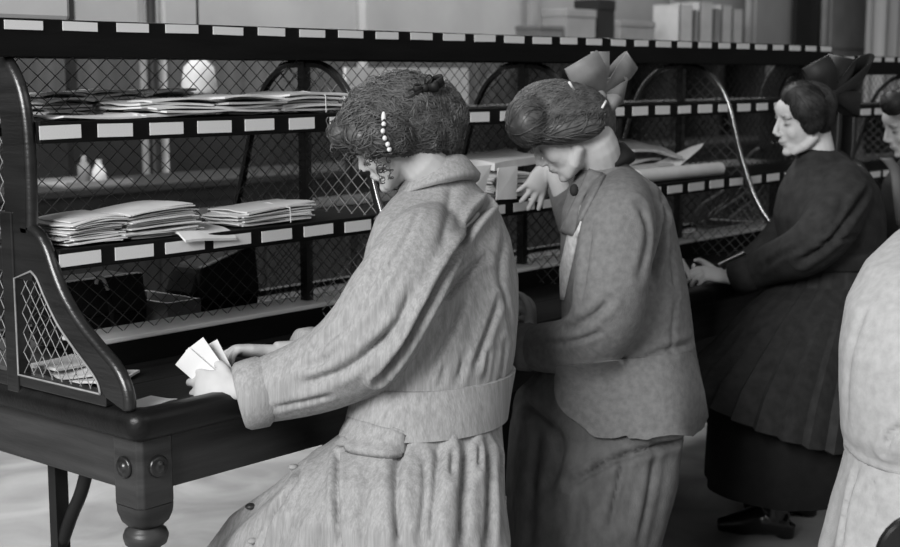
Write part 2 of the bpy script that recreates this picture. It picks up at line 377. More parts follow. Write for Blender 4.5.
for xm in (X0+.12, 3.2, 4.58, X1-.12):                   # iron middle supports with a curved brace
    o = MB().box((xm-.018, 2.875, 0), (xm+.018, 2.905, .80)).build('iron_support', 'iron', tb)
    MB().tube(smooth_path([(xm, 2.73, .805), (xm, 2.745, .72), (xm, 2.79, .60), (xm, 2.84, .52), (xm, 2.885, .44)], 5), .016, 8).build('brace', 'iron', o, True)
    MB().box((xm-.05, 2.83, 0), (xm+.05, 2.95, .015)).build('foot_plate', 'iron', o)
MB().box((2.95, YC+.02, .10), (X1-.1, YC+.045, .805)).build('shade_board', 'dark_paint', tb, bevel=.004)  # added dark board standing in for the shade under the table
MB().box((X0+.24, 2.895, .848), (X1-.04, 3.025, .912)).build('back_ledge', 'rail_dark', tb, bevel=.003)
MB().box((X0+.24, 2.89, .912), (X1-.04, 3.03, .926)).build('ledge_strip', 'pale_wood', tb, bevel=.004)

# ================================================================== wire rack on the table
def wires(mb, plane, val, poly, du=.055, dv=.042, r=.0014, twist=0):
    poly = np.array(poly); ux, vx = poly[:, 0], poly[:, 1]
    for sgn in (1, -1):
        d = np.array([du, sgn*dv]); L = np.linalg.norm(d); d = d/L; nrm = np.array([-d[1], d[0]])
        step = 2*du*dv/L/2*1.0; c = poly @ nrm
        k = math.floor(c.min()/step)
        while k*step < c.max():
            off = k*step+.0007*random.uniform(-1, 1); k += 1; ts = []
            for i in range(len(poly)):
                p, q = poly[i], poly[(i+1) % len(poly)]; a, b_ = p @ nrm-off, q @ nrm-off
                if (a < 0) != (b_ < 0): ts.append(((p+(q-p)*a/(a-b_)) @ d))
            ts.sort()
            for t0, t1 in zip(ts[0::2], ts[1::2]):
                if t1-t0 < .004: continue
                if twist:                                 # woven: bend over and under the crossing wires
                    n = max(2, int((t1-t0)/(L/2)*1.5)); tt = np.linspace(t0, t1, n)
                else: tt = np.array([t0, t1])
                P = []
                for i, t_ in enumerate(tt):
                    u, v = nrm*off+d*t_; w_ = (twist*(1 if i % 2 else -1)) + sgn*r*.5
                    if twist: u += .0022*(1 if i % 2 else -1)
                    P.append((u, val+w_, v) if plane == 1 else (val+w_, u, v))
                mb.tube(P, r, 4, cap=False)
    return mb
# outlines of end panel, (y, z), front half; mirrored for the back half
S_OUT = smooth_path([(2.437, .868), (2.437, .892), (2.45, .925), (2.48, .957), (2.53, .988), (2.60, 1.035), (2.655, 1.088), (2.69, 1.14), (2.713, 1.185), (2.738, 1.215), (2.77, 1.232), (2.80, 1.235)], 4)
S_IN = smooth_path([(2.515, .893), (2.525, .918), (2.555, .945), (2.61, .985), (2.665, 1.03), (2.71, 1.085), (2.738, 1.125), (2.76, 1.14)], 4)
U_OUT = smooth_path([(2.776, 1.225), (2.772, 1.30), (2.771, 1.40), (2.775, 1.47), (2.788, 1.53), (2.815, 1.58), (2.86, 1.62), (2.91, 1.636), (2.96, 1.64)], 4)
U_IN = smooth_path([(2.858, 1.225), (2.856, 1.30), (2.855, 1.40), (2.857, 1.47), (2.866, 1.515), (2.882, 1.55), (2.905, 1.572), (2.93, 1.583), (2.96, 1.586)], 4)
D_OUT = smooth_path([(2.437, .868), (2.44, .90), (2.465, .94), (2.52, .985), (2.58, 1.05), (2.625, 1.12), (2.655, 1.19), (2.685, 1.27), (2.712, 1.36), (2.74, 1.45), (2.775, 1.52), (2.82, 1.57), (2.88, 1.605), (2.96, 1.612)], 4)
def M2(pl): return [(mir(p[0]), p[1]) for p in pl]
def band(outer, inner): return [tuple(p) for p in outer]+[tuple(p) for p in inner[::-1]]
def quadband(mb, outer, inner, a, b_):                   # prism of a band between two equally sampled curves
    n = min(len(outer), len(inner))
    io = [outer[int(round(i*(len(outer)-1)/(n-1)))] for i in range(n)]; ii = [inner[int(round(i*(len(inner)-1)/(n-1)))] for i in range(n)]
    V = []
    for o_, i_ in zip(io, ii): V += [(a, *o_), (a, *i_), (b_, *i_), (b_, *o_)]
    Fc = [(0, 1, 2, 3), tuple(4*(n-1)+j for j in (3, 2, 1, 0))]
    for i in range(n-1):
        for j in range(4): Fc.append((4*i+j, 4*i+(j+1) % 4, 4*i+4+(j+1) % 4, 4*i+4+j))
    return mb.add(V, Fc)
def offset_in(pl, d):
    P = np.array(pl); T = np.gradient(P, axis=0); T /= np.linalg.norm(T, axis=1)[:, None]
    return [tuple(p) for p in (P + d*np.stack([T[:, 1], -T[:, 0]], 1))]
def bead_edge(mb, pl, x0, x1, r):                        # rounded nosing along a curved edge
    xm = (x0+x1)/2; return mb.tube([(xm, p[0], p[1]) for p in pl], (x1-x0)/2*1.02, 10, flat=(1, 1))
def rack(xa, xb, zoff, root, near):
    bays = max(1, round((xb-xa)/1.035)); bw = (xb-xa)/bays
    def part(mb, name, m, par=None, **k):
        mb.V = [(v[0], v[1], v[2]+zoff) for v in mb.V]; return mb.build(name, m, par or root, **k)
    th = .03
    # end panel
    for xe, first in ((xa, True), (xb, False)):
        e0, e1 = (xe-th/2, xe+th/2)
        for f in ((lambda p: p), M2):
            br = part(quadband(MB(), f(S_OUT), f(S_IN), e0, e1), 'scroll_bracket', 'wood', smooth=True, sharp=45)
            part(bead_edge(MB(), f(S_OUT), e0, e1, .016), 'nosing', 'wood', br, smooth=True)
            up_ = part(quadband(MB(), f(U_OUT), f(U_IN), e0, e1), 'arched_stile', 'wood', smooth=True, sharp=45)
            part(bead_edge(MB(), f(U_OUT), e0, e1, .016), 'nosing', 'wood', up_, smooth=True)
            ys = sorted((2.827, 2.873) if f is not M2 else (mir(2.827), mir(2.873)))
            part(MB().box((e0-.004, ys[0], .85), (e1+.004, ys[1], 1.27)), 'stile', 'wood', bevel=.003)
            ys = sorted((2.76, 2.83) if f is not M2 else (mir(2.76), mir(2.83)))
            part(MB().prism([(ys[0], 1.118), (ys[1], 1.118), (ys[1], 1.23), (ys[0], 1.23)], 0, e0+.001, e1-.001), 'corner_block', 'wood')
            ys = sorted((2.5, 2.83) if f is not M2 else (mir(2.5), mir(2.83)))
            bt = part(MB().box((e0, ys[0], .866), (e1, ys[1], .895)), 'bottom_rail', 'wood', bevel=.003)
            pl = f(S_IN)+([(2.827, 1.118), (2.827, .893)] if f is not M2 else [(mir(2.827), 1.118), (mir(2.827), .893)])
            part(wires(MB(), 0, xe, pl, .036, .046, .0013, .0018), 'wire_mesh', 'wire_pale', smooth=True)
            part(MB().tube([(e0-.002, p[0], p[1]) for p in offset_in(pl, 0)]+[(e0-.002, pl[0][0], pl[0][1])], .0028, 6), 'mesh_bead', 'wire_pale', smooth=True)
        part(MB().box((e0, 2.873, .86), (e1, mir(2.873), .895)), 'bottom_rail', 'wood', bevel=.003)
        part(MB().box((e0, 2.86, 1.13), (e1, mir(2.86), 1.185)), 'middle_rail', 'wood', bevel=.003)
        part(wires(MB(), 0, xe, [(2.873, .895), (2.873, 1.13), (mir(2.873), 1.13), (mir(2.873), .895)], .036, .046, .0013, .0018), 'wire_mesh', 'wire_pale', smooth=True)
        pl = [tuple(p) for p in U_IN if p[1] > 1.19]; pl = [(2.858, 1.185)]+pl+M2(pl[::-1])[1:]+[(mir(2.858), 1.185)]
        part(wires(MB(), 0, xe, pl, .036, .046, .0013, .0018), 'wire_mesh', 'wire_pale', smooth=True)
    # dividers
    for k in range(1, bays):
        xd = xa+k*bw; e0, e1 = xd-.009, xd+.009
        for f in ((lambda p: p), M2):
            inn = offset_in(D_OUT, .012) if f is not M2 else M2(offset_in(D_OUT, .012))
            dr_ = part(quadband(MB(), f(D_OUT), inn, e0, e1), 'divider_rim', 'wood', smooth=True, sharp=45)
            part(MB().tube([(xd, p[0], p[1]) for p in f(D_OUT)], .0092, 10), 'nosing', 'polished', dr_, smooth=True)
        part(MB().box((xd-.012, YC-.014, .926), (xd+.012, YC+.014, 1.615)), 'divider_post', 'wood')
        pl = [tuple(p) for p in D_OUT]; pl = pl+M2(pl[::-1])[1:]
        part(wires(MB(), 0, xd, pl, .05, .045, .0014), 'wire_mesh', 'wire_pale' if k == 1 else 'wire', smooth=True)
    # central mesh in every bay
    for k in range(bays):
        x_a, x_b = xa+k*bw+.016, xa+(k+1)*bw-.016
        part(wires(MB(), 1, YC, [(x_a, .926), (x_b, .926), (x_b, 1.62), (x_a, 1.62)], .05, .042, .0013), 'wire_mesh', 'wire', smooth=True)
        for zz in (1.155, 1.44): part(MB().box((x_a, YC-.008, zz), (x_b, YC+.008, zz+.02)), 'mesh_rail', 'rail_dark')
    # shelves front and back
    for yf, zt, zb, hl, wl, lx in ((2.688, 1.191, 1.143, .029, .108, 1.885), (2.746, 1.474, 1.425, .03, .098, 1.885), (2.82, 1.704, 1.618, .022, .10, 1.85)):
        for side in (1, -1):
            ym = (lambda y: y) if side == 1 else mir
            ya, yb = sorted((ym(yf), ym(yf+.018))); top = yf == 2.82
            xs, xe = (xa-.07, xb+.02) if top else (xa+.012, xb-.012)
            fa = MB().box((xs, ya, zb), (xe, yb, zt)); fa = part(fa, 'top_rail' if top else 'shelf_fascia', 'rail_dark', bevel=.003)
            ya, yb = sorted((ym(yf+.018), ym(YC+(.0 if top else -.006))))
            part(MB().box((xs, ya, zt-.016), (xe, yb, zt-.001)), 'rack_top' if top else 'shelf_board', 'rail_dark')
            if side == -1: continue
            n = 0; x = lx-1.82+xa
            while x < xe-.03:
                ln = wl*(1.08 if (n < 4 and not top) else 1)*random.uniform(.9, 1.05)
                nm = 'label_card'
                me = CARD.get(top) or CARD.setdefault(top, mesh_from('label_card', *[(MB().box((-.5, -.0012, -.5), (.5, .0004, .5))).V, MB().box((-.5, -.0012, -.5), (.5, .0004, .5)).F], smooth=False))
                o = link(nm, me, 'card', fa); zc = (zt-.003-hl/2) if top else (zt-.009-hl/2)
                o.location = Vector((x, yf-.001, zc+zoff+random.uniform(-.001, .001)))-Vector(OFF[fa.name]); o.scale = (ln, 1, hl*random.uniform(.92, 1.04))
                o.rotation_euler = (0, random.uniform(-.012, .012), 0)
                n += 1; x += .1505
CARD = {}
rk = thing('sorting_rack', ((X0+X1)/2, YC, ZT), 'dark wooden mail sorting rack with wire mesh and labelled shelves', 'rack')
rack(X0, X1, 0, rk, True)
# second table and rack further along the hall
t2 = thing('sorting_table', (7.2, YC, 0), 'second dark sorting table beyond the far end of the first', 'table')
MB().box((6.06, YF, .77), (8.35, mir(YF), .81)).build('table_top', 'wood_long', t2, bevel=.01)
MB().box((6.1, YF+.04, .64), (8.3, mir(YF)-.04, .77)).build('apron', 'apron_wood', t2)
for x in (6.14, 8.26):
    for y in (YF+.08, mir(YF)-.08):
        MB().lathe((x, y, 0), [(.03, 0), (.035, .03), (.026, .07), (.042, .48), (.034, .55), (.05, .57), (.05, .64)], 16).build('leg', 'apron_wood', t2, True)
r2 = thing('sorting_rack', (7.2, YC, .81), 'second lower sorting rack behind the dark-dressed woman\'s head', 'rack')
rack(6.12, 8.3, -.042, r2, False)

# ================================================================== letters and parcels
def sheet_mesh(lx, ly, th=.0015, warp=.006, droop=0, n=8, m=5, fold=0):
    V = []; a1, a2 = random.uniform(0, 6), random.uniform(0, 6)
    for s in (1, -1):
        for i in range(n+1):
            for j in range(m+1):
                u, v = i/n-.5, j/m-.5
                z = warp*(math.sin(u*4+a1)+math.cos(v*5+a2+u*2))*.5 - droop*max(0, -.1-v)**2*8 + fold*abs(u)
                V.append((u*lx*(1+.02*math.sin(v*9+a1)), v*ly*(1+.02*math.sin(u*8+a2)), z+s*th))
    k = (n+1)*(m+1); Fc = []
    for i in range(n):
        for j in range(m):
            q = [i*(m+1)+j, (i+1)*(m+1)+j, (i+1)*(m+1)+j+1, i*(m+1)+j+1]; Fc.append(tuple(q)); Fc.append(tuple(x+k for x in q[::-1]))
    ed = [i*(m+1) for i in range(n+1)]+[n*(m+1)+j for j in range(1, m+1)]+[i*(m+1)+m for i in range(n-1, -1, -1)]+[j for j in range(m-1, 0, -1)]
    for p, q in zip(ed, ed[1:]+ed[:1]): Fc.append((p, p+k, q+k, q))
    return V, Fc
def bundle(px0, px1, pyb, pyt, Y, zb, ly, label, n, material='envelope', tilt=0.0, string=True, group='letter bundles on the rack', skew=.0, jit=.012):
    A = onY(px0, pyb, Y); B = onY(px1, pyb, Y); h = onY((px0+px1)/2, pyt, Y)[2]-zb; xc = (A[0]+B[0])/2; lx = B[0]-A[0]
    o = thing('letter_bundle', (xc, Y, zb), label, 'letters', group)
    for i in range(n):
        V, Fc = sheet_mesh(lx*random.uniform(.86, 1.0), ly*random.uniform(.85, 1), h/n*.36, h/n*.8, n=8, m=4)
        mb = MB(); a = random.uniform(-.05, .05); ca, sa = math.cos(a), math.sin(a)
        jx, jy = random.uniform(-jit, jit), random.uniform(-jit, jit)
        for v in V:
            x, y = v[0]*ca-v[1]*sa+jx, v[0]*sa+v[1]*ca+jy
            sag = -abs(x/lx)**2.5*h*.55*(i/n)
            mb.V.append((xc+x, Y+y+skew*(i/n), zb+h*(i+.5)/n+v[2]+x*tilt*(i/n)+sag))
        zmin = min(v[2] for v in mb.V)
        if zmin < zb+.0005: mb.V = [(v[0], v[1], v[2]+zb+.0005-zmin) for v in mb.V]
        mb.F = Fc; mb.build('envelope', material, o, True, sharp=50)
    if string:
        xs = xc+.1*lx; q = [(xs, Y-ly*.52, zb+.002), (xs, Y-ly*.51, zb+h*.85), (xs, Y, zb+h*1.03), (xs, Y+ly*.5, zb+h*.85), (xs, Y+ly*.5, zb+.002)]
        MB().tube(q, .0016, 5).build('string', 'newsprint', o)
    return o
def sheet(name, p, lx, ly, rot, label, cat, material='paper', th=.0012, warp=.008, droop=0, tilt=(0, 0), group=None, fold=0):
    V, Fc = sheet_mesh(lx, ly, th, warp, droop, fold=fold); R = Matrix.Rotation(rot, 4, 'Z') @ Matrix.Rotation(tilt[0], 4, 'X') @ Matrix.Rotation(tilt[1], 4, 'Y')
    mb = MB(); mb.V = [tuple(R @ Vector(v)) for v in V]; zm = min(v[2] for v in mb.V)
    mb.V = [(v[0]+p[0], v[1]+p[1], v[2]+p[2]) for v in mb.V]; mb.F = Fc
    o = mb.build(name, material, None, True, sharp=50, offset=p); return setp(o, label, cat, group)
Z3, Z2 = 1.192, 1.475
bundle(50, 106, 248, 215, 2.79, Z3, .16, 'thick letter bundle at the left end of the middle shelf by the scroll bracket', 17, tilt=.08, string=False, jit=.014)
bundle(108, 180, 244, 204, 2.79, Z3, .17, 'tallest letter bundle on the middle shelf, second from the scroll bracket', 21, tilt=.05, string=False, jit=.016)
bundle(224, 298, 231, 204, 2.79, Z3, .16, 'string-tied letter bundle with loose end on the middle shelf', 10, tilt=.05, skew=.01)
p = onY(196, 236, 2.73); sheet('loose_envelope', (p[0], 2.735, Z3+.009), .17, .12, .05, 'single loose envelope drooping over the middle shelf edge between bundles', 'envelope', 'envelope', .003, .006, .02)
bundle(132, 208, 119, 99, 2.84, Z2, .17, 'low pointed heap of letters on the upper shelf', 7, string=False, skew=.02, jit=.03)
bundle(206, 268, 117, 95, 2.84, Z2, .17, 'pale letter heap on the upper shelf above a label, middle of three', 7, string=False, jit=.03)
bundle(262, 330, 115, 92, 2.85, Z2, .17, 'tied letters jutting right on the upper shelf near the first divider', 8, tilt=.04, jit=.025)
p = onY(98, 119, 2.80); sheet('flat_letter', (p[0], 2.81, Z2+.006), .26, .11, .03, 'thin flat letter lying at the left end of the upper shelf', 'letter', 'paper', .002, .006)
p = onY(70, 112, 3.08)
for k, (a, c_, b_, t_) in enumerate(((28, 80, 117, 93), (78, 130, 116, 90), (128, 180, 113, 88))):
    bundle(a, c_, b_, t_, 3.06, 1.475, .15, ('leftmost', 'middle', 'rightmost')[k]+' grey letter heap behind the mesh at the upper left', 8, 'newsprint', string=False, group='heaps behind the mesh', jit=.02)
# parcels between the first two women, newspapers and rolls right of the second woman
bundle(470, 520, 206, 172, 2.80, Z3, .18, 'pale flat packets on the middle shelf under the second woman\'s raised hand', 9, 'paper', string=False)
p = onY(500, 165, 2.84); sheet('wrapped_packet', (p[0], 2.84, 1.305), .34, .17, .12, 'large white packet leaning across the pile between the two women', 'packet', 'paper', .012, .01, tilt=(.1, -.06))
bundle(610, 655, 182, 160, 2.875, Z3, .15, 'folded newspapers lying on the middle shelf right of the second woman', 6, 'newsprint', string=False, jit=.03)
p = onY(645, 146, 2.86); sheet('folded_newspaper', (p[0], 2.86, 1.315), .30, .14, -.1, 'topmost grey folded newspaper behind the second woman\'s collar', 'newspaper', 'newsprint', .005, .014, tilt=(.2, .05), fold=-.03)
a = onY(652, 178, 2.74); c_ = onY(718, 175, 2.74); r = .026
o = thing('paper_roll', (a[0], 2.74, Z3), 'rolled white paper tube lying on the middle shelf edge', 'paper roll')
MB().tube([(a[0]-.10, 2.745, Z3+r), (c_[0], 2.735, Z3+r)], r, 16).build('roll', 'paper', o, True, sharp=50)
MB().tube([(c_[0]-.002, 2.735, Z3+r), (c_[0]+.003, 2.735, Z3+r)], r*.6, 12).build('roll_end', 'newsprint', o)
def slab(name, pts, Y, label, cat, material='paper', th=.0015, group=None):          # flat packet through four traced corners at their own depths
    P4 = [onY(x, y, Y_) for (x, y), Y_ in zip(pts, Y)]; c = sum(P4)/len(P4); n_ = np.cross(P4[1]-P4[0], P4[-1]-P4[0]); n_ /= np.linalg.norm(n_); n = len(P4)
    mb = MB(); mb.add([p-n_*th for p in P4]+[p+n_*th for p in P4], [tuple(range(n))[::-1], tuple(range(n, 2*n))]+[(i, (i+1) % n, n+(i+1) % n, n+i) for i in range(n)])
    return setp(mb.build(name, material, None, offset=tuple(c)), label, cat, group)
slab('white_envelope', [(458, 168), (491, 165), (480, 207), (462, 205)], (2.70, 2.69, 2.675, 2.675), 'white envelope leaning on the shelf front beside the first woman\'s back', 'envelope', 'paper', .003)
slab('white_envelope', [(498, 168), (517, 166), (516, 199), (496, 200)], (2.705, 2.70, 2.685, 2.685), 'upright pale envelope on the shelf front left of the raised hand', 'envelope', 'envelope', .003)
slab('folded_newspaper', [(640, 182), (646, 168), (690, 148), (703, 144), (700, 149), (668, 176)], (2.82, 2.84, 2.82, 2.81, 2.80, 2.79), 'folded newspaper with a sharp pointed end jutting right', 'newspaper', 'envelope', .008)
# letters lying on the desk
p = onZ(150, 404, .853); sheet('desk_letter', (p[0], p[1], .856), .11, .07, .3, 'small white letter lying on the desk by the bracket foot', 'letter', 'paper', .001, .003)
for k, (px, py, rz) in enumerate(((58, 372, .2), (72, 382, -.3), (84, 386, .5))):
    q = onX(px, py, 1.95); sheet('desk_envelope', (1.97+.02*k, q[1], .86+.013*(2-k)), .16, .11, rz, ('rearmost', 'middle', 'front')[k]+' white envelope piled on the desk behind the end mesh', 'envelope', 'paper', .003, .004, tilt=(.02, .02))
# dark things on the far half of the desk
def satchel(px0, px1, pyt, Y, label, slope=0):
    A = onY(px0, pyt, Y); B = onY(px1, pyt, Y); zt = A[2]; zb = .853; o = thing('mail_satchel', ((A[0]+B[0])/2, Y, zb), label, 'bag', 'dark bags on the far desk')
    MB().prism([(A[0], zb), (B[0], zb), (B[0]+.01, zb+(zt-zb)*.6), (B[0]-.02, zt+slope), (A[0]+.02, zt), (A[0]-.01, zb+(zt-zb)*.6)], 1, Y, Y+.14).build('body', 'black_cloth', o, bevel=.015)
    MB().prism([(A[0], zb+(zt-zb)*.45), (B[0], zb+(zt-zb)*.45), (B[0]-.015, zt+slope+.004), (A[0]+.015, zt+.004)], 1, Y-.008, Y+.02).build('flap', 'dark_paint', o, bevel=.006)
    return o
satchel(60, 146, 284, 3.16, 'black mail bag behind the lower mesh at the left')
satchel(196, 258, 270, 3.16, 'black mail bag with sloping top behind the lower mesh near the divider', .05)
q = onY(100, 282, 3.14); o = thing('umbrella', (q[0]+.02, 3.12, .853), 'umbrella with pale hooked handle propped behind the lower mesh', 'umbrella')
MB().tube(smooth_path([onY(96, 284, 3.12), onY(98, 278, 3.12), onY(103, 279, 3.12), onY(108, 290, 3.12)], 5), .005, 8).build('handle', 'paper', o, True)
MB().tube([onY(108, 290, 3.12), (onY(118, 330, 3.12)[0], 3.12, .856)], [.006, .012], 8).build('shaft', 'black_cloth', o, True)
q = onY(171, 315, 3.16); o = thing('mail_tray', (q[0], 3.2, .852), 'shallow grey mail tray on the far desk between the bags', 'tray')
MB().box((q[0]-.06, 3.1, .852), (q[0]+.06, 3.34, .86)).build('base', 'mid_paint', o)
for y in (3.1, 3.33): MB().box((q[0]-.06, y, .86), (q[0]+.06, y+.01, .95)).build('side', 'grey_paint', o)
for x in (-.06, .05): MB().box((q[0]+x, 3.11, .86), (q[0]+x+.01, 3.33, .95)).build('side', 'grey_paint', o)
# things on top of the rack
A = onY(-40, 21, 2.98); B = onY(57, 21, 2.98)
o = thing('white_box', ((A[0]+B[0])/2, 2.99, 1.705), 'white cardboard box with rounded corner on top of the rack', 'box')
MB().box((A[0], 2.92, 1.7055), (B[0], 3.08, 1.84)).build('body', 'white_box', o, bevel=.012); MB().box((A[0]-.004, 2.915, 1.80), (B[0]+.004, 3.085, 1.845)).build('lid', 'white_box', o, bevel=.012)
for k, (a, c_, mm) in enumerate(((556, 590, 'newsprint'), (594, 640, 'envelope'))):
    A = onY(a, 42, 2.9); B = onY(c_, 42, 2.9); bundle(a, c_, 43, 38+2*k, 2.93, 1.7055, .12, ('grey papers lying on the rack top left of the grey bow', 'pale papers lying on the rack top right of the grey bow')[k], 3, mm, string=False, group='papers on the rack top')
# ================================================================== people
def facing(phi):
    f_ = FH*math.cos(phi)-RH*math.sin(phi); l_ = -FH*math.sin(phi)-RH*math.cos(phi); return f_, l_
def R_(d): return math.radians(d)
def tring(px, py, Y, hw, phi, ratio=.62, lift=(0, 0), fn=None, Bm=None):
    """horizontal body section: centre seen at (px,py) on plane Y, silhouette half-width hw pixels, body turned phi"""
    c = onY(px, py, Y); s = hw*depth(c)/FPX; f_, l_ = facing(phi)
    cl, cf = abs(l_ @ RH), abs(f_ @ RH)
    if Bm is None: A = s/math.hypot(cl, ratio*cf); B = A*ratio
    elif Bm > 0: B = Bm; A = math.sqrt(max(s*s-(B*cf)**2, 1e-4))/max(cl, .2)
    else: A = -Bm; B = math.sqrt(max(s*s-(A*cl)**2, 1e-4))/max(cf, .2)
    a = l_*A; b_ = f_*B
    b_ = b_+UZ*lift[0]*B; a = a+UZ*lift[1]*A
    return (c, a, b_, fn)
def head_parts(M, nose=1.0):
    """M: 4x4 from head space (x forward, y left, z up, metres) to world"""
    T = lambda p: np.array(M @ Vector(p)); Rm = np.array(M.to_3x3()); out = []
    def E(c, r, n=16, m=10): out.append(ellipsoid(T(c), (Rm @ np.diag(r)).T, n, m))
    E((-.014, 0, .028), (.094, .074, .084), 24, 16); E((.022, 0, -.022), (.064, .060, .088), 20, 14)
    E((.05, 0, -.078), (.036, .036, .032)); E((.074, 0, -.094), (.02, .02, .016))
    for s in (1, -1):
        out.append(tube([T((-.012, s*.052, -.03)), T((-.004, s*.052, -.062)), T((.03, s*.042, -.084)), T((.066, s*.014, -.098))], [.016, .018, .017, .014], 10))
        E((.052, s*.031, -.03), (.026, .023, .03)); E((.066, s*.03, .024), (.016, .026, .010))
        E((.097, s*.009, -.031), (.010, .0075, .0065))
        E((.066, s*.031, .004), (.014, .016, .0115))
        # ear: rim, lobe
        er = [T((-.008+.019*math.cos(t), s*(.074+.004*math.sin(t)), .004+.03*math.sin(t))) for t in np.linspace(-.6, 3.9, 9)]
        out.append(tube(er, .0048, 8)); E((.004, s*.073, -.026), (.008, .005, .010)); E((-.004, s*.071, .0), (.014, .004, .024))
    out.append(tube([T((.080, 0, .022)), T((.092, 0, .004)), T((.102*nose, 0, -.014)), T((.108*nose, 0, -.026))], [.008, .0085, .0095, .0105], 10))
    E((.089, 0, -.054), (.010, .021, .0058)); E((.086, 0, -.064), (.0105, .019, .0065)); E((.080, 0, -.046), (.012, .02, .012))
    E((.05, 0, .045), (.036, .055, .04))
    return out
def head_matrix(c, phi, pitch, roll=0, s=1.0):
    f_, l_ = facing(phi)
    fw = f_*math.cos(pitch)-UZ*math.sin(pitch); up = f_*math.sin(pitch)+UZ*math.cos(pitch)
    M = Matrix((tuple(fw), tuple(l_), tuple(up))).transposed().to_4x4() @ Matrix.Rotation(roll, 4, 'X') @ Matrix.Scale(s, 4)
    M.translation = Vector(c); return M
def hand_parts(wrist, d, pn, thumb_side, curl=(.5, .5, .5, .5), thumb=.5, sc=1.0, spread=.06):
    wrist = np.array(wrist, float); d = np.array(d, float); d /= np.linalg.norm(d); pn = np.array(pn, float); pn -= d*(pn @ d); pn /= np.linalg.norm(pn)
    lat = np.cross(d, pn)*thumb_side; out = []
    out.append(loft([(wrist-d*.02*sc, lat*.024*sc, pn*.019*sc), (wrist+d*.012*sc, lat*.026*sc, pn*.018*sc), (wrist+d*.045*sc, lat*.036*sc, pn*.017*sc), (wrist+d*.08*sc, lat*.038*sc, pn*.0145*sc), (wrist+d*.092*sc, lat*.034*sc, pn*.010*sc)], 20))
    for k in range(4):
        lo = (.029, .0105, -.009, -.0275)[k]; ln = (.070, .078, .072, .056)[k]*sc; rr = (.0092, .0094, .009, .008)[k]*sc
        p = wrist+d*(.078, .084, .081, .072)[k]*sc+lat*lo*sc; dd = d+lat*(spread*(1.5-k)); dd /= np.linalg.norm(dd)
        pts = [p-dd*.02*sc, p]; a = 0
        for seg, fr in ((0, .45), (1, .31), (2, .24)):
            a += curl[k]*(1.0, 1.15, .7)[seg]; v = dd*math.cos(a)+pn*math.sin(a); pts.append(pts[-1]+v*ln*fr*.97)
        out.append(tube(smooth_path(pts, 3), np.interp(np.linspace(0, 1, 3*(len(pts)-1)+1), [0, .3, .7, .93, 1], [rr*1.05, rr*1.05, rr*.95, rr*.82, rr*.45]), 10))
    p = wrist+d*.02*sc+lat*.02*sc
    q = [p, p+(d*.6+lat*.62+pn*.25)*.035*sc, p+(d*.9+lat*.62+pn*(.3+.3*thumb))*.058*sc, p+(d*1.22+lat*(.62-.4*thumb)+pn*(.4+.5*thumb))*.07*sc]
    out.append(tube(smooth_path(q, 3), np.interp(np.linspace(0, 1, 10), [0, .4, .8, 1], [.014*sc, .012*sc, .0095*sc, .006*sc]), 10))
    return out
class Fig:
    def __init__(s, loc, label, name='person'): s.root = thing(name, loc, label, 'person', None); s.body = MB()
    def part(s, V, Fc, name, material, parent=None, label=None):
        par = parent or s.root; o = link(name, mesh_from(name, V, Fc, OFF[par.name]), material, par)
        if label: o['label'] = label
        return o
def surface(mb, voxel, it, folds=(), noise=0.0, vert=None):
    """union of the pieces, then folds pressed into the cloth along traced creases"""
    V, Fc = remesh(mb, voxel, it)
    V = V.copy()
    for rnd in range(1):
        tree = BVHTree.FromPolygons(V.tolist(), Fc); N = normals(V, Fc); D = np.zeros(len(V))
        for fd in folds:
            pts, wd, dp = fd[:3]; P = []
            for (x, y) in smooth_path([(p[0], p[1]) for p in pts], 5):
                h = tree.ray_cast(Vector(CAMP), Vector(ray(x, y)).normalized())
                if h[0] is not None: P.append(np.array(h[0]))
            if len(P) < 2: continue
            P2 = [P[0]]
            for q in P[1:]:
                if np.linalg.norm(q-P2[-1]) < .12: P2.append(q)
            if len(P2) < 2: continue
            d = pdist(V, P2)
            ends = np.minimum(np.linalg.norm(V-P2[0], axis=1), np.linalg.norm(V-P2[-1], axis=1))
            tp = np.clip(ends/(wd*3.0), .12, 1)
            D += 1.6*tp*dp*(-np.exp(-(d/(.8*wd))**1.4)+.35*np.exp(-((d-2.2*wd)/(1.5*wd))**2))
        V = V+N*D[:, None]
    if vert is not None: V = V+N*vert(V)[:, None]
    if noise:
        q = V*1.0; nz = np.zeros(len(V))
        rs = np.random.RandomState(5)
        for k in range(9):
            a = rs.normal(size=3); a /= np.linalg.norm(a); fq = rs.uniform(14, 48); nz += np.sin(q @ a*fq+rs.uniform(0, 6)+1.5*np.sin(q @ rs.normal(size=3)*9))/9
        V = V+N*(nz*noise)[:, None]
    return V, Fc
def hit(tree, x, y):
    h = tree.ray_cast(Vector(CAMP), Vector(ray(x, y)).normalized())
    if h[0] is None:                                        # just off the silhouette: nearest point to the line of sight
        best = None; r = ray(x, y); r = r/np.linalg.norm(r)
        for d in np.linspace(2, 5.5, 70):
            q = tree.find_nearest(Vector(CAMP+r*d))
            if q[0] is not None and (best is None or q[3] < best[3]): best = q
        h = best
    return (np.array(h[0]), np.array(h[1]))
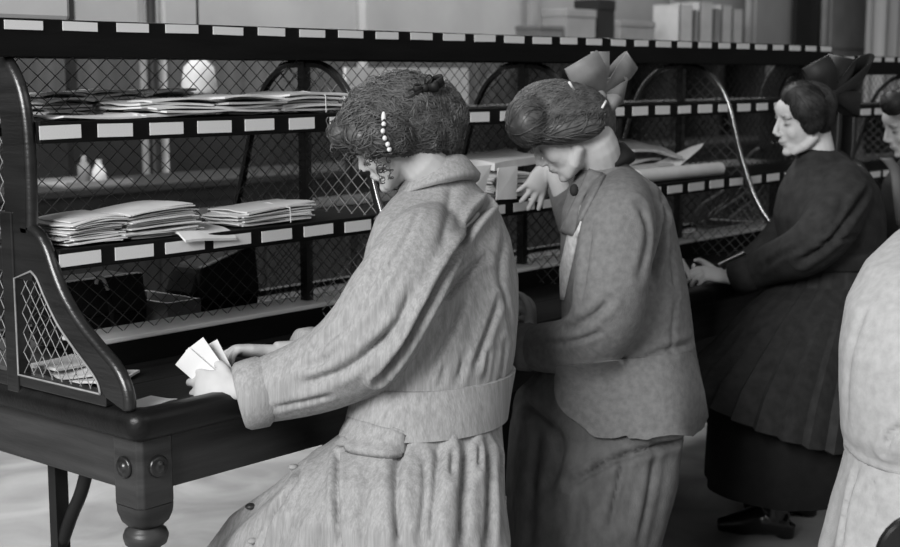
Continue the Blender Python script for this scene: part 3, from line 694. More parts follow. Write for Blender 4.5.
def patch(tree, poly, th, nu=14, nv=10, bulge=0):
    """flap lying on a surface: quad outline (4 corner curves by px corners a,b,c,d) -> thickened sheet"""
    a, b_, c, d = [np.array(p, float) for p in poly[:4]]; round_ = poly[4] if len(poly) > 4 else 0
    T = []; ok = True; last = None; B_ = []
    for i in range(nu+1):
        for j in range(nv+1):
            u, v = i/nu, j/nv
            if round_:                                      # superellipse-like rounding of the lower corners
                uu = u*2-1; v2 = v*(1-round_*abs(uu)**5)
            else: v2 = v
            p = (a*(1-u)+b_*u)*(1-v2)+(d*(1-u)+c*u)*v2
            h = hit(tree, *p)
            if h is None: h = last
            else: last = h
            e = math.sin(math.pi*min(1, v*1.0)*.5)
            T.append(h[0]+h[1]*(th+bulge*e)); B_.append(h[0]-h[1]*.004)
    k = len(T); m = nv+1; Fc = []
    for i in range(nu):
        for j in range(nv):
            q = [i*m+j, (i+1)*m+j, (i+1)*m+j+1, i*m+j+1]; Fc.append(tuple(q)); Fc.append(tuple(x+k for x in q[::-1]))
    ed = [i*m for i in range(nu+1)]+[nu*m+j for j in range(1, m)]+[i*m+nv for i in range(nu-1, -1, -1)]+[j for j in range(nv-1, 0, -1)]
    for p, q in zip(ed, ed[1:]+ed[:1]): Fc.append((p, p+k, q+k, q))
    return T+B_, Fc
def strands(V, Fc, seeds, target, n, steps=12, step=.016, rad=.0022, wave=.004, lift=.003, curl=0, rnd=.25):
    """hair locks traced over the hair's shape, each running from its seed towards the target"""
    tree = BVHTree.FromPolygons(np.asarray(V).tolist(), Fc); mb = MB(); target = np.array(target, float)
    pool = np.asarray(V)[seeds] if seeds is not None else np.asarray(V)
    for k in range(n):
        p = pool[random.randrange(len(pool))].copy(); pts = []; ph = random.uniform(0, 6); jd = np.random.normal(size=3)*rnd; am = random.uniform(.4, 1)
        for s_ in range(steps):
            loc, nor, _, _ = tree.find_nearest(Vector(p)); loc = np.array(loc); nor = np.array(nor)
            d = target-loc; dist = np.linalg.norm(d); d = d/(dist+1e-6)+jd; d -= nor*(d @ nor); nd = np.linalg.norm(d)
            if nd < .05: break
            d /= nd; side = np.cross(nor, d)
            pts.append(loc+nor*(lift*random.uniform(.5, 1.1)*min(1, (s_+.3)/2))+side*wave*am*math.sin(ph+s_*.9)+nor*curl*math.sin(ph+s_*1.7))
            p = loc+d*step+side*wave*.6*math.cos(ph+s_*.9)
        if len(pts) < 3: continue
        r = rad*random.uniform(.6, 1.25); m_ = len(pts)
        mb.tube(pts, [r*(1-.75*abs(2*i/(m_-1)-1)**3) for i in range(m_)], 5)
    return mb
def tone_attr(o, col):
    at = o.data.color_attributes.new('tone', 'FLOAT_COLOR', 'POINT')
    c = np.ones((len(col), 4)); c[:, :3] = col[:, None]; at.data.foreach_set('color', c.ravel())
def finish_body(fig, mb, M, voxel=.0045, it=3):
    V, Fc = remesh(mb, voxel, it); V = V.copy(); Mi = np.array(M.inverted()); L = V @ Mi[:3, :3].T+Mi[:3, 3]
    N = normals(V, Fc); col = np.ones(len(V)); inh = (np.abs(L) < .16).all(1)
    for s in (1, -1):
        def gs(c, r): return np.exp(-(((L-np.array(c))/np.array(r))**2).sum(1))*inh
        V = V-N*(.006*gs((.084, s*.013, .008), (.012, .009, .012)))[:, None]
        V = V-N*(.004*gs((.076, s*.034, .012), (.02, .016, .006)))[:, None]
        col *= 1-.85*gs((.080, s*.033, .027), (.020, .019, .0055))        # eyebrow
        col *= 1-.9*gs((.080, s*.033, .0), (.016, .015, .0048))       # lashes of the lowered eye
        col *= 1-.35*gs((.078, s*.033, .009), (.018, .017, .009))
        col *= 1-.7*gs((.100, s*.008, -.038), (.005, .004, .003))         # nostril
    col *= 1-.45*gs((.092, 0, -.059), (.012, .022, .0085)); col *= 1-.5*gs((.092, 0, -.059), (.012, .02, .002))
    o = fig.part(V, Fc, 'body', 'skin'); tone_attr(o, col); return o
def arm_tube(mb, pts, rad, n=18, k=6):
    P = smooth_path(pts, k); r = np.interp(np.linspace(0, len(pts)-1, len(P)), range(len(pts)), rad); mb.tube(P, r, n)
def legs(mb, hip, feet, f_):
    for h, ft in zip(hip, feet):
        kn = (np.array(h)+np.array(ft))/2+f_*.03
        mb.tube(smooth_path([np.array(h)+UZ*.05, h, kn, np.array(ft)+UZ*.09], 4), np.interp(np.linspace(0, 3, 13), [0, 1, 2, 3], [.06, .062, .05, .034]), 12)
        mb.tube(smooth_path([np.array(ft)-f_*.04+UZ*.045, np.array(ft)+f_*.03+UZ*.05, np.array(ft)+f_*.10+UZ*.034, np.array(ft)+f_*.16+UZ*.022], 3), np.interp(np.linspace(0, 3, 10), [0, 1, 2, 3], [.035, .042, .034, .018]), 10)
def ribbon_loop(mb, knot, tip, wdir, half, bulge, th=.0015, n=14, pinch=.3):
    """one bow loop: leaves the knot, bulges out, turns at the tip and comes back"""
    knot = np.array(knot, float); tip = np.array(tip, float); ax = tip-knot; wdir = np.array(wdir, float); wdir -= ax*(wdir @ ax)/(ax @ ax); wdir /= np.linalg.norm(wdir)
    nb = np.cross(ax/np.linalg.norm(ax), wdir); pts = []; W = []
    for i in range(2*n+1):
        t = i/(2*n)*2*math.pi; s_ = (1-math.cos(t))/2; o = math.sin(t)
        pts.append(knot+ax*s_+nb*bulge*o*(.35+.65*s_)); W.append(wdir*half*(pinch+(1-pinch)*min(1, s_*1.7)))
    return mb.strip(pts, W, th)
# ------------------------------------------------------------------ first woman: pale belted linen coat
PHI = R_(50); f1, l1 = facing(PHI)
base = onY(430, 420, 2.12); F1 = Fig((base[0], base[1], 0), 'woman in a pale belted linen coat holding letters at the desk')
ct = MB()
tors = [tring(444, 168, 2.27, 26, PHI, .9), tring(441, 182, 2.25, 33, PHI, .8), tring(440, 197, 2.23, 48, PHI, .66), tring(439, 214, 2.21, 62, PHI, .62), tring(440, 240, 2.19, 72, PHI, .62), tring(440, 280, 2.17, 81, PHI, .68),
        tring(439, 320, 2.15, 82, PHI, .72), tring(436, 355, 2.14, 82, PHI, .74), tring(434, 385, 2.13, 79, PHI, .74), tring(432, 415, 2.12, 78, PHI, .76)]
ct.add(*loft(tors, 48))
ct1 = ct
sk = lambda amp, k, ph: (lambda a: 1+amp*np.cos(k*a+ph)+amp*.6*np.cos((k*1.7//1)*a+ph*2))
skirt = [tring(432, 400, 2.12, 77, PHI, .76), tring(424, 428, 2.12, 80, PHI, .8, fn=sk(.012, 11, 0)), tring(406, 460, 2.115, 101, PHI, fn=sk(.02, 11, .2), Bm=-.23),
         tring(387, 495, 2.14, 121, PHI, fn=sk(.025, 11, .4), Bm=-.25), tring(368, 530, 2.20, 146, PHI, fn=sk(.03, 11, .5), Bm=-.26), tring(352, 570, 2.24, 160, PHI, fn=sk(.03, 11, .6), Bm=-.27), tring(345, 640, 2.24, 166, PHI, fn=sk(.03, 11, .6), Bm=-.28)]
ct.add(*loft(skirt, 66))
# left sleeve (near side) and right sleeve (far side)
shL = onY(412, 232, 2.10); elL = onY(345, 352, 2.17); wrL = onY(252, 394, 2.355)
shR = onY(462, 222, 2.33); elR = onY(395, 345, 2.38); wrR = onY(300, 350, 2.47)
P = [onY(436, 224, 2.18), onY(420, 246, 2.115), onY(394, 298, 2.09), onY(362, 346, 2.14), onY(316, 374, 2.24), onY(256, 393, 2.35)]
arm_tube(ct, P, [.055, .09, .106, .106, .090, .072], 24)
P = [onY(465, 205, 2.30), onY(440, 240, 2.36), onY(385, 330, 2.40), onY(345, 350, 2.44), onY(306, 352, 2.475)]
arm_tube(ct, P, [.08, .095, .08, .065, .05], 20)
folds = [([(492, 200), (470, 225), (445, 268), (420, 315), (398, 352), (378, 378)], .008, .034), ([(486, 258), (470, 268), (455, 285), (440, 305)], .007, .010), ([(505, 235), (500, 270), (505, 300), (512, 330)], .012, .006),
         ([(498, 300), (488, 330), (475, 365)], .008, .010), ([(462, 300), (450, 335), (430, 372)], .009, .008), ([(420, 210), (400, 250), (372, 300), (345, 335)], .006, .004), ([(360, 300), (345, 325), (318, 345)], .01, .007),
         ([(395, 330), (372, 350), (340, 372), (300, 385)], .010, .009), ([(412, 290), (396, 325), (368, 352)], .009, .007), ([(380, 255), (372, 280), (362, 305)], .012, .006), ([(330, 395), (300, 402), (275, 408)], .006, .005), ([(340, 350), (322, 362), (300, 368)], .007, .005),
         ([(452, 185), (448, 215), (440, 250)], .012, .005), ([(488, 350), (484, 378)], .006, .007), ([(465, 355), (458, 380)], .007, .007), ([(445, 362), (440, 382)], .006, .006), ([(505, 345), (500, 380)], .008, .008),
         ([(415, 428), (400, 450), (396, 490), (400, 547)], .010, .012), ([(338, 452), (336, 490), (340, 547)], .006, .014), ([(440, 440), (436, 480), (430, 547)], .011, .010), ([(466, 442), (464, 490), (462, 547)], .012, .013), ([(488, 445), (490, 500), (486, 547)], .010, .013),
         ([(425, 460), (424, 500), (420, 540)], .008, .007), ([(370, 470), (362, 510), (366, 547)], .012, .007), ([(310, 452), (290, 490), (262, 530)], .012, .008), ([(300, 480), (275, 510), (262, 547)], .006, .010), ([(452, 450), (450, 480)], .007, .009), ([(478, 444), (477, 470)], .006, .009), ([(500, 450), (499, 490)], .006, .008)]
V, Fc = surface(ct, .007, 12, folds, .0016)
coat1 = F1.part(V, Fc, 'coat', 'linen_coat'); tree1 = BVHTree.FromPolygons(V.tolist(), Fc)
# belt of the same linen, cuff, collar, pocket flap, buttons
def grow(r, g): return (r[0], r[1]*(1+g/np.linalg.norm(r[1])), r[2]*(1+g/np.linalg.norm(r[2])))
bl = [tring(435, 372.5, 2.135, 76, PHI, .74), tring(435, 373.5, 2.135, 76, PHI, .74), tring(432, 395, 2.125, 75, PHI, .75), tring(427, 421, 2.12, 76, PHI, .78), tring(427, 422, 2.12, 76, PHI, .78)]
bl = [grow(r, g) for r, g in zip(bl, (.008, .0175, .0175, .018, .008))]
V, Fc = loft(bl, 80); F1.part(V, Fc, 'belt', 'linen_coat', coat1).data.set_sharp_from_angle(angle=R_(35))
F1.part(*patch(tree1, [(352, 418), (405, 434), (399, 461), (340, 453), .16], .012, bulge=.008), 'pocket_flap', 'linen_coat', coat1)
F1.part(*patch(tree1, [(350, 415), (408, 432), (407, 437), (349, 421)], .006, 10, 3), 'flap_seam', 'linen_coat', coat1)
cf = [onY(266, 391, 2.335), onY(262, 391.5, 2.338), onY(252, 394, 2.35), onY(243, 396.5, 2.362), onY(239, 397.5, 2.368)]
F1.part(*tube(cf, [.074, .081, .080, .078, .070], 28), 'cuff', 'linen_coat', coat1)
cf = [onY(316, 350, 2.468), onY(312, 350, 2.47), onY(300, 351, 2.48), onY(297, 351, 2.482)]
F1.part(*tube(cf, [.052, .058, .055, .045], 24), 'cuff', 'linen_coat', coat1)
cl = [tring(438, 190, 2.25, 42, PHI, .8, (-.4, 0)), tring(438, 187, 2.255, 43, PHI, .82, (-.45, 0)), tring(435, 172, 2.275, 34, PHI, .9, (-.5, 0)), tring(434, 168, 2.28, 31, PHI, .92, (-.5, 0)), tring(434, 174, 2.28, 26, PHI, .92, (-.5, 0))]
V, Fc = loft(cl, 48); F1.part(V, Fc, 'collar', 'linen_coat', coat1)
for (x, y, r, mm) in ((252, 507, .0135, 'button'), (291, 464, .012, 'linen_coat'), (254, 541, .012, 'linen_coat')):
    h = hit(tree1, x, y)
    if h:
        V, Fc = ellipsoid(h[0]+h[1]*.004, (r, r, r*.55), 14, 8); F1.part(V, Fc, 'button', mm, coat1)
# body
bd = MB(); hc = onY(391, 137, 2.33); M1 = head_matrix(hc, R_(68), R_(33))
for q in head_parts(M1): bd.add(*q)
nb = onY(439, 182, 2.25); bd.tube(smooth_path([np.array(M1 @ Vector((-.02, 0, -.04))), np.array(M1 @ Vector((-.03, 0, -.095))), nb, nb-UZ*.08], 4), np.interp(np.linspace(0, 3, 13), [0, 1, 2, 3], [.05, .052, .06, .07]), 16)
bd.add(*loft([(r[0], r[1]*.72, r[2]*.72) for r in tors[2:]], 30))
arm_tube(bd, [onY(425, 235, 2.15), onY(390, 300, 2.12), onY(350, 352, 2.17), onY(300, 376, 2.27), onY(243, 387, 2.385)], [.05, .05, .045, .038, .026], 14)
arm_tube(bd, [onY(455, 222, 2.32), onY(385, 330, 2.40), onY(345, 350, 2.44), onY(300, 352, 2.485), onY(275, 352, 2.51)], [.05, .046, .04, .03, .026], 14)
wl = onY(236, 388, 2.40); dl = onY(205, 383, 2.475)-wl
for q in hand_parts(wl, dl-UZ*.01, -FH*.15+FH*1.0-UZ*.35, -1, (.35, .45, .55, .65), .5, 1.12, .16): bd.add(*q)
wr = onY(268, 352, 2.515); dr = onY(228, 350, 2.56)-wr
for q in hand_parts(wr, dr, -UZ*.9-FH*.3, -1, (.35, .5, .6, .6), .4, 1.0): bd.add(*q)
f_ = f1; cb_ = np.array([base[0], base[1], .72]); legs(bd, [cb_+l1*.07-f1*.02, cb_-l1*.07-f1*.02], [np.array([base[0]-.12, base[1]+.05, 0]), np.array([base[0]+.06, base[1]+.08, 0])], f_)
finish_body(F1, bd, M1, .0042, 2)
# hair: waves gathered to the back of the head
hb = MB(); Dm = depth(hc); sc = Dm/FPX
def blob(mb, px, py, Y, hw, hh, dm, rot=0):
    c = onY(px, py, Y); s_ = depth(c)/FPX; ca, sa = math.cos(rot), math.sin(rot)
    mb.add(*ellipsoid(c, np.array([(RH*ca+UZ*sa)*hw*s_, FH*dm, (UZ*ca-RH*sa)*hh*s_]), 22, 14))
blob(hb, 398, 114, 2.335, 56, 40, .098, .12); blob(hb, 434, 121, 2.29, 31, 39, .09, -.2); blob(hb, 360, 128, 2.36, 25, 26, .085, .4); blob(hb, 378, 135, 2.28, 34, 21, .055); blob(hb, 410, 138, 2.275, 34, 21, .06, .05); blob(hb, 344, 134, 2.38, 14, 15, .06); blob(hb, 440, 140, 2.265, 17, 17, .055)
V, Fc = remesh(hb, .006, 5); V = V.copy(); Nn = normals(V, Fc)
Li = V @ np.array(M1.inverted())[:3, :3].T
V = V+Nn*(.0035*np.sin(V @ (RH*.6+UZ)*75+2.5*np.sin(V @ RH*35)))[:, None]
hair1 = F1.part(V, Fc, 'hair', 'hair_brown')
tg = onY(452, 128, 2.24); st = strands(V, Fc, None, tg, 2400, 11, .016, .0013, .009, .005, .003, .5); st.build('locks', 'hair_brown', hair1, True)['kind'] = 'stuff'
mb = MB()
for k in range(70):                                       # ringlets at the cheek, forehead frizz and nape
    x, y, Y = random.choice(((382, 162, 2.265), (386, 172, 2.27), (338, 140, 2.38), (350, 152, 2.36), (334, 125, 2.4), (372, 156, 2.27), (366, 150, 2.29)))
    c = onY(x+random.uniform(-7, 7), y+random.uniform(-7, 7), Y); r = random.uniform(.003, .007); ph = random.uniform(0, 6); e1 = random.uniform(-.5, .5)
    mb.tube([c+RH*r*math.cos(ph+t)+UZ*(r*math.sin(ph+t)-.0016*t)+FH*e1*r*math.sin(t) for t in np.linspace(0, 6.5, 11)], .0014, 4)
mb.build('curls', 'hair_brown', hair1, True)['kind'] = 'stuff'
mb = MB(); c = onY(447, 152, 2.235); mb.tube([c+RH*.014*(1-t/14)*math.cos(t)+UZ*.014*(1-t/14)*math.sin(t)-FH*.002*t for t in np.linspace(0, 9, 24)], .005, 8); mb.build('nape_curl', 'hair_brown', hair1, True)
treeh = BVHTree.FromPolygons(V.tolist(), Fc); kn = hit(treeh, 424, 91); kn = kn[0]+kn[1]*.012; bw = MB()
def near(px, py, p, dd=0.0):                               # point seen at (px,py) at the depth of p
    r = ray(px, py); return CAMP+r*((depth(p)+dd)/(r @ FH))
for (b_, hf, bg, dd) in (((406, 101), .014, .012, -.01), ((443, 79), .013, .012, .01), ((430, 75), .010, .01, .0), ((414, 90), .012, .01, -.01), ((438, 86), .012, .01, -.005)):
    ribbon_loop(bw, kn, near(b_[0], b_[1], kn, dd), UZ*.7-FH*.3+RH*.3, hf, bg)
bw.add(*ellipsoid(kn, (.012, .012, .012), 10, 8)); bw.build('hair_ribbon', 'ribbon_black', F1.root, True)['label'] = 'small black ribbon tied on top of the hair'
sl = F1.root; pp = [(384, 120), (383, 126), (382, 132), (384, 138), (387, 143), (389, 147)]
bar = MB(); hp = []
for (x, y) in pp:
    h = hit(treeh, x, y); hp.append(h[0]+h[1]*.008)
bar.tube(smooth_path(hp, 3), .0035, 8); slide = bar.build('hair_slide', 'button', F1.root, True)
for k, q in enumerate(smooth_path(hp, 2)[::2]): MB().add(*ellipsoid(q-FH*.003, (.0062, .005, .0062) if k else (.006, .005, .014), 10, 8)).build('bead', 'card', slide, True)
# letters in her left hand
for k, (dx, dy, rot, tl) in enumerate(((0, -3, .65, 0), (11, -1, .5, .1), (-9, 6, .9, -.1))):
    c = onY(205+dx, 362+dy, 2.50+.004*k); hw_, hh_ = .026, .042; a = RH*math.cos(rot)+UZ*math.sin(rot); b_ = UZ*math.cos(rot)-RH*math.sin(rot)+FH*.25
    n_ = np.cross(a, b_); n_ /= np.linalg.norm(n_); mb = MB(); V8 = [c+a*i*hw_+b_*j*hh_+n_*w_*.0011 for w_ in (-1, 1) for i, j in ((-1, -1), (1, -1), (1, 1), (-1, 1))]
    mb.add(V8, [(0, 3, 2, 1), (4, 5, 6, 7), (0, 1, 5, 4), (1, 2, 6, 5), (2, 3, 7, 6), (3, 0, 4, 7)])
    setp(mb.build('held_letter', 'paper', None, offset=tuple(c)), ('middle', 'rightmost, rear', 'leftmost, lowest')[k]+' of the letters fanned in the first woman\'s hand', 'letter', 'letters held by the first woman')

# ------------------------------------------------------------------ second woman: grey tweed jacket and skirt
PH2 = R_(68); f2, l2 = facing(PH2); base = onY(608, 430, 2.08)
F2 = Fig((base[0], base[1], 0), 'woman in grey jacket and skirt with large grey hair bow')
sq = lambda n: (lambda a: (np.abs(np.cos(a))**n+np.abs(np.sin(a))**n)**(-1/n)*.97)
jk = MB()
tors2 = [tring(600, 158, 2.20, 20, PH2, .95), tring(606, 170, 2.19, 30, PH2, .9), tring(614, 188, 2.17, 46, PH2, .72), tring(617, 210, 2.15, 57, PH2, .68), tring(620, 245, 2.13, 61, PH2, .78), tring(625, 290, 2.11, 65, PH2, .85), tring(628, 335, 2.10, 67, PH2, .9),
         tring(630, 370, 2.09, 71, PH2, Bm=-.205, fn=sq(2.6)), tring(634, 398, 2.08, 72, PH2, Bm=-.225, fn=sq(3.2)), tring(638, 414, 2.07, 69, PH2, Bm=-.235, fn=sq(3.4)), tring(641, 421, 2.07, 65, PH2, Bm=-.235, fn=sq(3.4))]
jk.add(*loft(tors2, 48))
P = [onY(622, 195, 2.12), onY(618, 220, 2.02), onY(612, 275, 1.99), onY(604, 322, 2.02), onY(575, 346, 2.14), onY(524, 347, 2.33)]
arm_tube(jk, P, [.075, .098, .098, .092, .082, .060], 22)
P = [onY(605, 190, 2.24), onY(590, 235, 2.33), onY(576, 218, 2.44), onY(560, 186, 2.58)]
arm_tube(jk, P, [.07, .075, .062, .042], 18)
folds2 = [([(664, 215), (660, 245), (648, 285), (628, 318), (600, 345), (566, 366)], .009, .022), ([(640, 205), (648, 235), (640, 275)], .011, .008), ([(655, 258), (636, 270), (622, 300)], .007, .008), ([(590, 225), (586, 262), (580, 300)], .012, .007), ([(610, 300), (590, 318), (566, 330)], .009, .008),
          ([(600, 332), (578, 340), (548, 344)], .006, .005), ([(676, 300), (672, 350), (678, 400), (682, 432)], .009, .003), ([(690, 370), (692, 432)], .007, .006), ([(655, 375), (655, 432)], .007, .003), ([(560, 372), (585, 368), (620, 360)], .008, .010), ([(640, 360), (660, 352), (692, 342)], .008, .007),
          ([(660, 190), (668, 235), (676, 290)], .010, .005)]
V, Fc = surface(jk, .0075, 8, folds2, .0016); JV, JF = V, Fc; jack2 = F2.part(V, Fc, 'jacket', 'grey_tweed'); tree2 = BVHTree.FromPolygons(V.tolist(), Fc)
sk2 = MB(); fn = sk(.018, 9, .3)
sk2.add(*loft([tring(606, 360, 2.12, 56, PH2, Bm=-.15), tring(598, 395, 2.13, 82, PH2, Bm=-.15), tring(596, 430, 2.13, 87, PH2, Bm=-.16, fn=fn), tring(592, 480, 2.12, 87, PH2, Bm=-.185, fn=fn), tring(584, 547, 2.12, 78, PH2, Bm=-.2, fn=fn), tring(578, 640, 2.12, 78, PH2, .9, fn=fn), tring(576, 690, 2.12, 80, PH2, .9, fn=fn)], 60))
fs = [([(520, 400), (560, 440), (545, 500)], .014, .012), ([(570, 485), (610, 462), (650, 448), (676, 440)], .009, .016), ([(625, 455), (618, 490), (610, 530)], .010, .012), ([(655, 450), (650, 490), (640, 540)], .010, .008), ([(540, 430), (535, 480), (530, 547)], .014, .010), ([(585, 490), (580, 547)], .012, .008)]
V, Fc = surface(sk2, .010, 4, fs, .002); F2.part(V, Fc, 'skirt', 'grey_skirt')
treeU = BVHTree.FromPolygons(JV.tolist()+V.tolist(), JF+[tuple(i+len(JV) for i in f) for f in Fc])
def peplum(nu=34, nv=16, th=.013):                          # lower front and side of the jacket with its rounded front corner, hanging over the skirt
    T, B_ = [], []
    for i in range(nu+1):
        for j in range(nv+1):
            u, v = i/nu, j/nv; xl = 555+4*v+24*v**6; xr = 692+13*v; yb = 437-7*u**2-3*math.sin(u*20)*.25; yt = 366-14*u
            if u < .12: yb -= 14*((.12-u)/.12)**2
            h = hit(treeU, xl+(xr-xl)*u, yt+(yb-yt)*v); e = min(1, v*2.2)
            T.append(h[0]+h[1]*(th*e+.0015+.002*math.sin(u*26)*v)); B_.append(h[0]-h[1]*.003)
    # even out the steps between jacket and skirt below
    T = np.array(T).reshape(nu+1, nv+1, 3); Y0 = depth(T[nu//2, nv//2])
    for _ in range(14):
        A_ = T.copy(); T[1:-1, 1:-1] = (A_[:-2, 1:-1]+A_[2:, 1:-1]+A_[1:-1, :-2]+A_[1:-1, 2:])/4*.7+A_[1:-1, 1:-1]*.3
    T = [q-FH*.006 for q in T.reshape(-1, 3)]; k = len(T); m_ = nv+1; Fq = []
    for i in range(nu):
        for j in range(nv):
            q = [i*m_+j, (i+1)*m_+j, (i+1)*m_+j+1, i*m_+j+1]; Fq.append(tuple(q)); Fq.append(tuple(x+k for x in q[::-1]))
    ed = [i*m_ for i in range(nu+1)]+[nu*m_+j for j in range(1, m_)]+[i*m_+nv for i in range(nu-1, -1, -1)]+[j for j in range(nv-1, 0, -1)]
    for p, q in zip(ed, ed[1:]+ed[:1]): Fq.append((p, p+k, q+k, q))
    return np.array(list(T)+B_), Fq
pv, pf = peplum(); po = F2.part(pv, pf, 'jacket_skirt', 'grey_tweed', jack2); po.data.set_sharp_from_angle(angle=R_(60))
# collar, lapel, blouse front, rounded front flap, cuff
cl = [tring(608, 175, 2.19, 27, PH2, .9, (-.6, 0)), tring(607, 171, 2.19, 28, PH2, .9, (-.65, 0)), tring(602, 158, 2.205, 22, PH2, .95, (-.75, 0)), tring(601, 155, 2.205, 20, PH2, .95, (-.75, 0)), tring(601, 160, 2.205, 17, PH2, .95, (-.75, 0))]
V, Fc = loft(cl, 44); F2.part(V, Fc, 'collar', 'collar_dark', jack2, 'dark velvet collar')
F2.part(*patch(tree2, [(590, 170), (606, 176), (574, 236), (562, 232)], .008, 12, 14), 'lapel', 'grey_tweed', jack2)
F2.part(*patch(tree2, [(576, 200), (586, 202), (564, 300), (554, 298)], .004, 5, 22), 'blouse_front', 'blouse', None, 'white frilled blouse front')
mb = MB(); p = onY(574, 190, 2.10); mb.add(*ellipsoid(p, (.012, .012, .016), 10, 8)); F2.part(np.array(mb.V), mb.F, 'neck_tie', 'collar_dark')
F2.part(*tube([onY(534, 347, 2.295), onY(530, 347, 2.30), onY(520, 347, 2.335), onY(517, 347, 2.34)], [.062, .068, .066, .055], 24), 'cuff', 'grey_tweed', jack2)
bd = MB(); hc2 = onY(563, 132, 2.25); M2h = head_matrix(hc2, R_(82), R_(42))
for q in head_parts(M2h): bd.add(*q)
nb = onY(601, 168, 2.19); bd.tube(smooth_path([np.array(M2h @ Vector((-.03, 0, -.02))), np.array(M2h @ Vector((-.05, 0, -.075))), nb, nb-UZ*.08], 4), np.interp(np.linspace(0, 3, 13), [0, 1, 2, 3], [.052, .055, .06, .07]), 16)
bd.add(*loft([(r[0], r[1]*.72, r[2]*.72) for r in tors2[2:]], 30))
arm_tube(bd, [onY(618, 220, 2.06), onY(612, 275, 2.02), onY(604, 325, 2.05), onY(570, 346, 2.16), onY(526, 335, 2.35)], [.05, .048, .045, .036, .026], 14)
arm_tube(bd, [onY(605, 195, 2.24), onY(590, 235, 2.33), onY(572, 215, 2.46), onY(551, 165, 2.595)], [.048, .045, .036, .026], 14)
w2 = onY(530, 330, 2.36)
for q in hand_parts(w2, onY(532, 303, 2.43)-w2, -FH*.2-RH*.8, 1, (.5, .6, .7, .7), .5, 1.0): bd.add(*q)
w3 = onY(547, 164, 2.60)
for q in hand_parts(w3, -RH*.42-UZ*.85-FH*.1, FH*.9-RH*.3, 1, (.12, .16, .2, .24), .4, 1.0, .2): bd.add(*q)
legs(bd, [np.array([base[0], base[1]+.05, .6])+l2*.035, np.array([base[0], base[1]+.05, .6])-l2*.06], [np.array([base[0]-.06, base[1]+.02, 0]), np.array([base[0]-.02, base[1]+.1, 0])], f2)
finish_body(F2, bd, M2h, .0045, 2)
hb = MB(); blob(hb, 561, 112, 2.25, 49, 31, .09, -.1); blob(hb, 527, 122, 2.285, 21, 25, .085, .2); blob(hb, 592, 118, 2.22, 22, 30, .085); blob(hb, 565, 128, 2.20, 40, 15, .05, .1); blob(hb, 597, 129, 2.205, 17, 17, .075)
V, Fc = remesh(hb, .006, 5); hair2 = F2.part(V, Fc, 'hair', 'hair_brown')
st = strands(V, Fc, None, onY(598, 100, 2.2), 1500, 11, .017, .0014, .005, .004, 0, .25); st.build('locks', 'hair_brown', hair2, True)['kind'] = 'stuff'
bw = MB(); kn = onY(600, 98, 2.185)
for (b_, Y, hf, bg, wd) in (((581, 60), 2.20, .05, .020, RH*.8+UZ*.55), ((630, 60), 2.24, .028, .03, RH*.5-UZ*.8), ((616, 108), 2.15, .03, .028, RH*.9), ((622, 88), 2.2, .034, .03, UZ*.9+RH*.3), ((600, 52), 2.22, .026, .015, RH*.9+UZ*.2)):
    ribbon_loop(bw, kn, onY(b_[0], b_[1], Y), wd, hf, bg)
bw.add(*ellipsoid(kn-FH*.01, (.018, .018, .022), 12, 8)); bo = bw.build('hair_bow', 'ribbon_grey', F2.root, True); bo['label'] = 'large grey ribbon bow'
for (x0, y0, x1, y1) in ((569, 82, 574, 90), (602, 108, 606, 101)):
    MB().tube([onY(x0, y0, 2.13), onY(x1, y1, 2.13)], .0032, 8).build('glint_pin', 'card', F2.root, True)  # pin ends coloured white to stand in for glints beside the bow

# ------------------------------------------------------------------ third woman: dark pleated dress
PH3 = R_(74); f3, l3 = facing(PH3); base = onY(812, 330, 2.06); base3 = base
F3 = Fig((base[0], base[1], 0), 'woman in dark pleated dress with dark hair bow, face in profile')
dr = MB()
tors3 = [tring(817, 148, 2.16, 16, PH3, .95), tring(822, 158, 2.15, 26, PH3, .85), tring(828, 172, 2.13, 42, PH3, .7), tring(829, 190, 2.12, 52, PH3, .7), tring(829, 215, 2.11, 57, PH3, .75), tring(832, 240, 2.10, 54, PH3, .8), tring(834, 262, 2.09, 50, PH3, .82), tring(833, 275, 2.09, 50, PH3, .84)]
dr.add(*loft(tors3, 44))
P = [onY(836, 178, 2.09), onY(842, 195, 2.02), onY(828, 228, 2.0), onY(806, 250, 2.06), onY(772, 264, 2.22), onY(742, 277, 2.335)]
arm_tube(dr, P, [.07, .095, .092, .085, .072, .055], 20)
P = [onY(815, 180, 2.2), onY(790, 225, 2.3), onY(760, 255, 2.40), onY(735, 268, 2.45)]
arm_tube(dr, P, [.07, .07, .055, .045], 18)
folds3 = [([(868, 190), (850, 215), (828, 243), (800, 262)], .010, .016), ([(845, 200), (835, 222), (815, 238)], .010, .008), ([(800, 248), (780, 256), (762, 268)], .008, .008), ([(858, 235), (835, 240), (815, 243)], .006, .006)]
V, Fc = surface(dr, .010, 4, folds3, .0016); dress3 = F3.part(V, Fc, 'bodice', 'dark_dress')
pl = lambda amp, k: (lambda a: 1+amp*((lambda t: np.where(t < .8, t/.8, (1-t)/.2))((k*a/(2*np.pi)) % 1)-.6))
def pleated(rings, n, k, amp):
    rr = [(r[0], r[1], r[2], pl(amp*w_, k)) for r, w_ in rings]; return loft(rr, n)
V, Fc = pleated([(tring(834, 262, 2.09, 51, PH3, .84), .1), (tring(832, 280, 2.09, 55, PH3, .84), .5), (tring(818, 310, 2.08, 72, PH3, .85), .9), (tring(803, 345, 2.08, 88, PH3, .85), 1), (tring(791, 378, 2.08, 97, PH3, .86, (.16, 0)), 1), (tring(783, 410, 2.08, 102, PH3, .86, (.3, 0)), 1), (tring(783, 412, 2.08, 98, PH3, .86, (.3, 0)), 1)], 26*10, 26, .085)
sko = F3.part(V, Fc, 'pleated_skirt', 'dark_dress'); sko.data.set_sharp_from_angle(angle=R_(40))
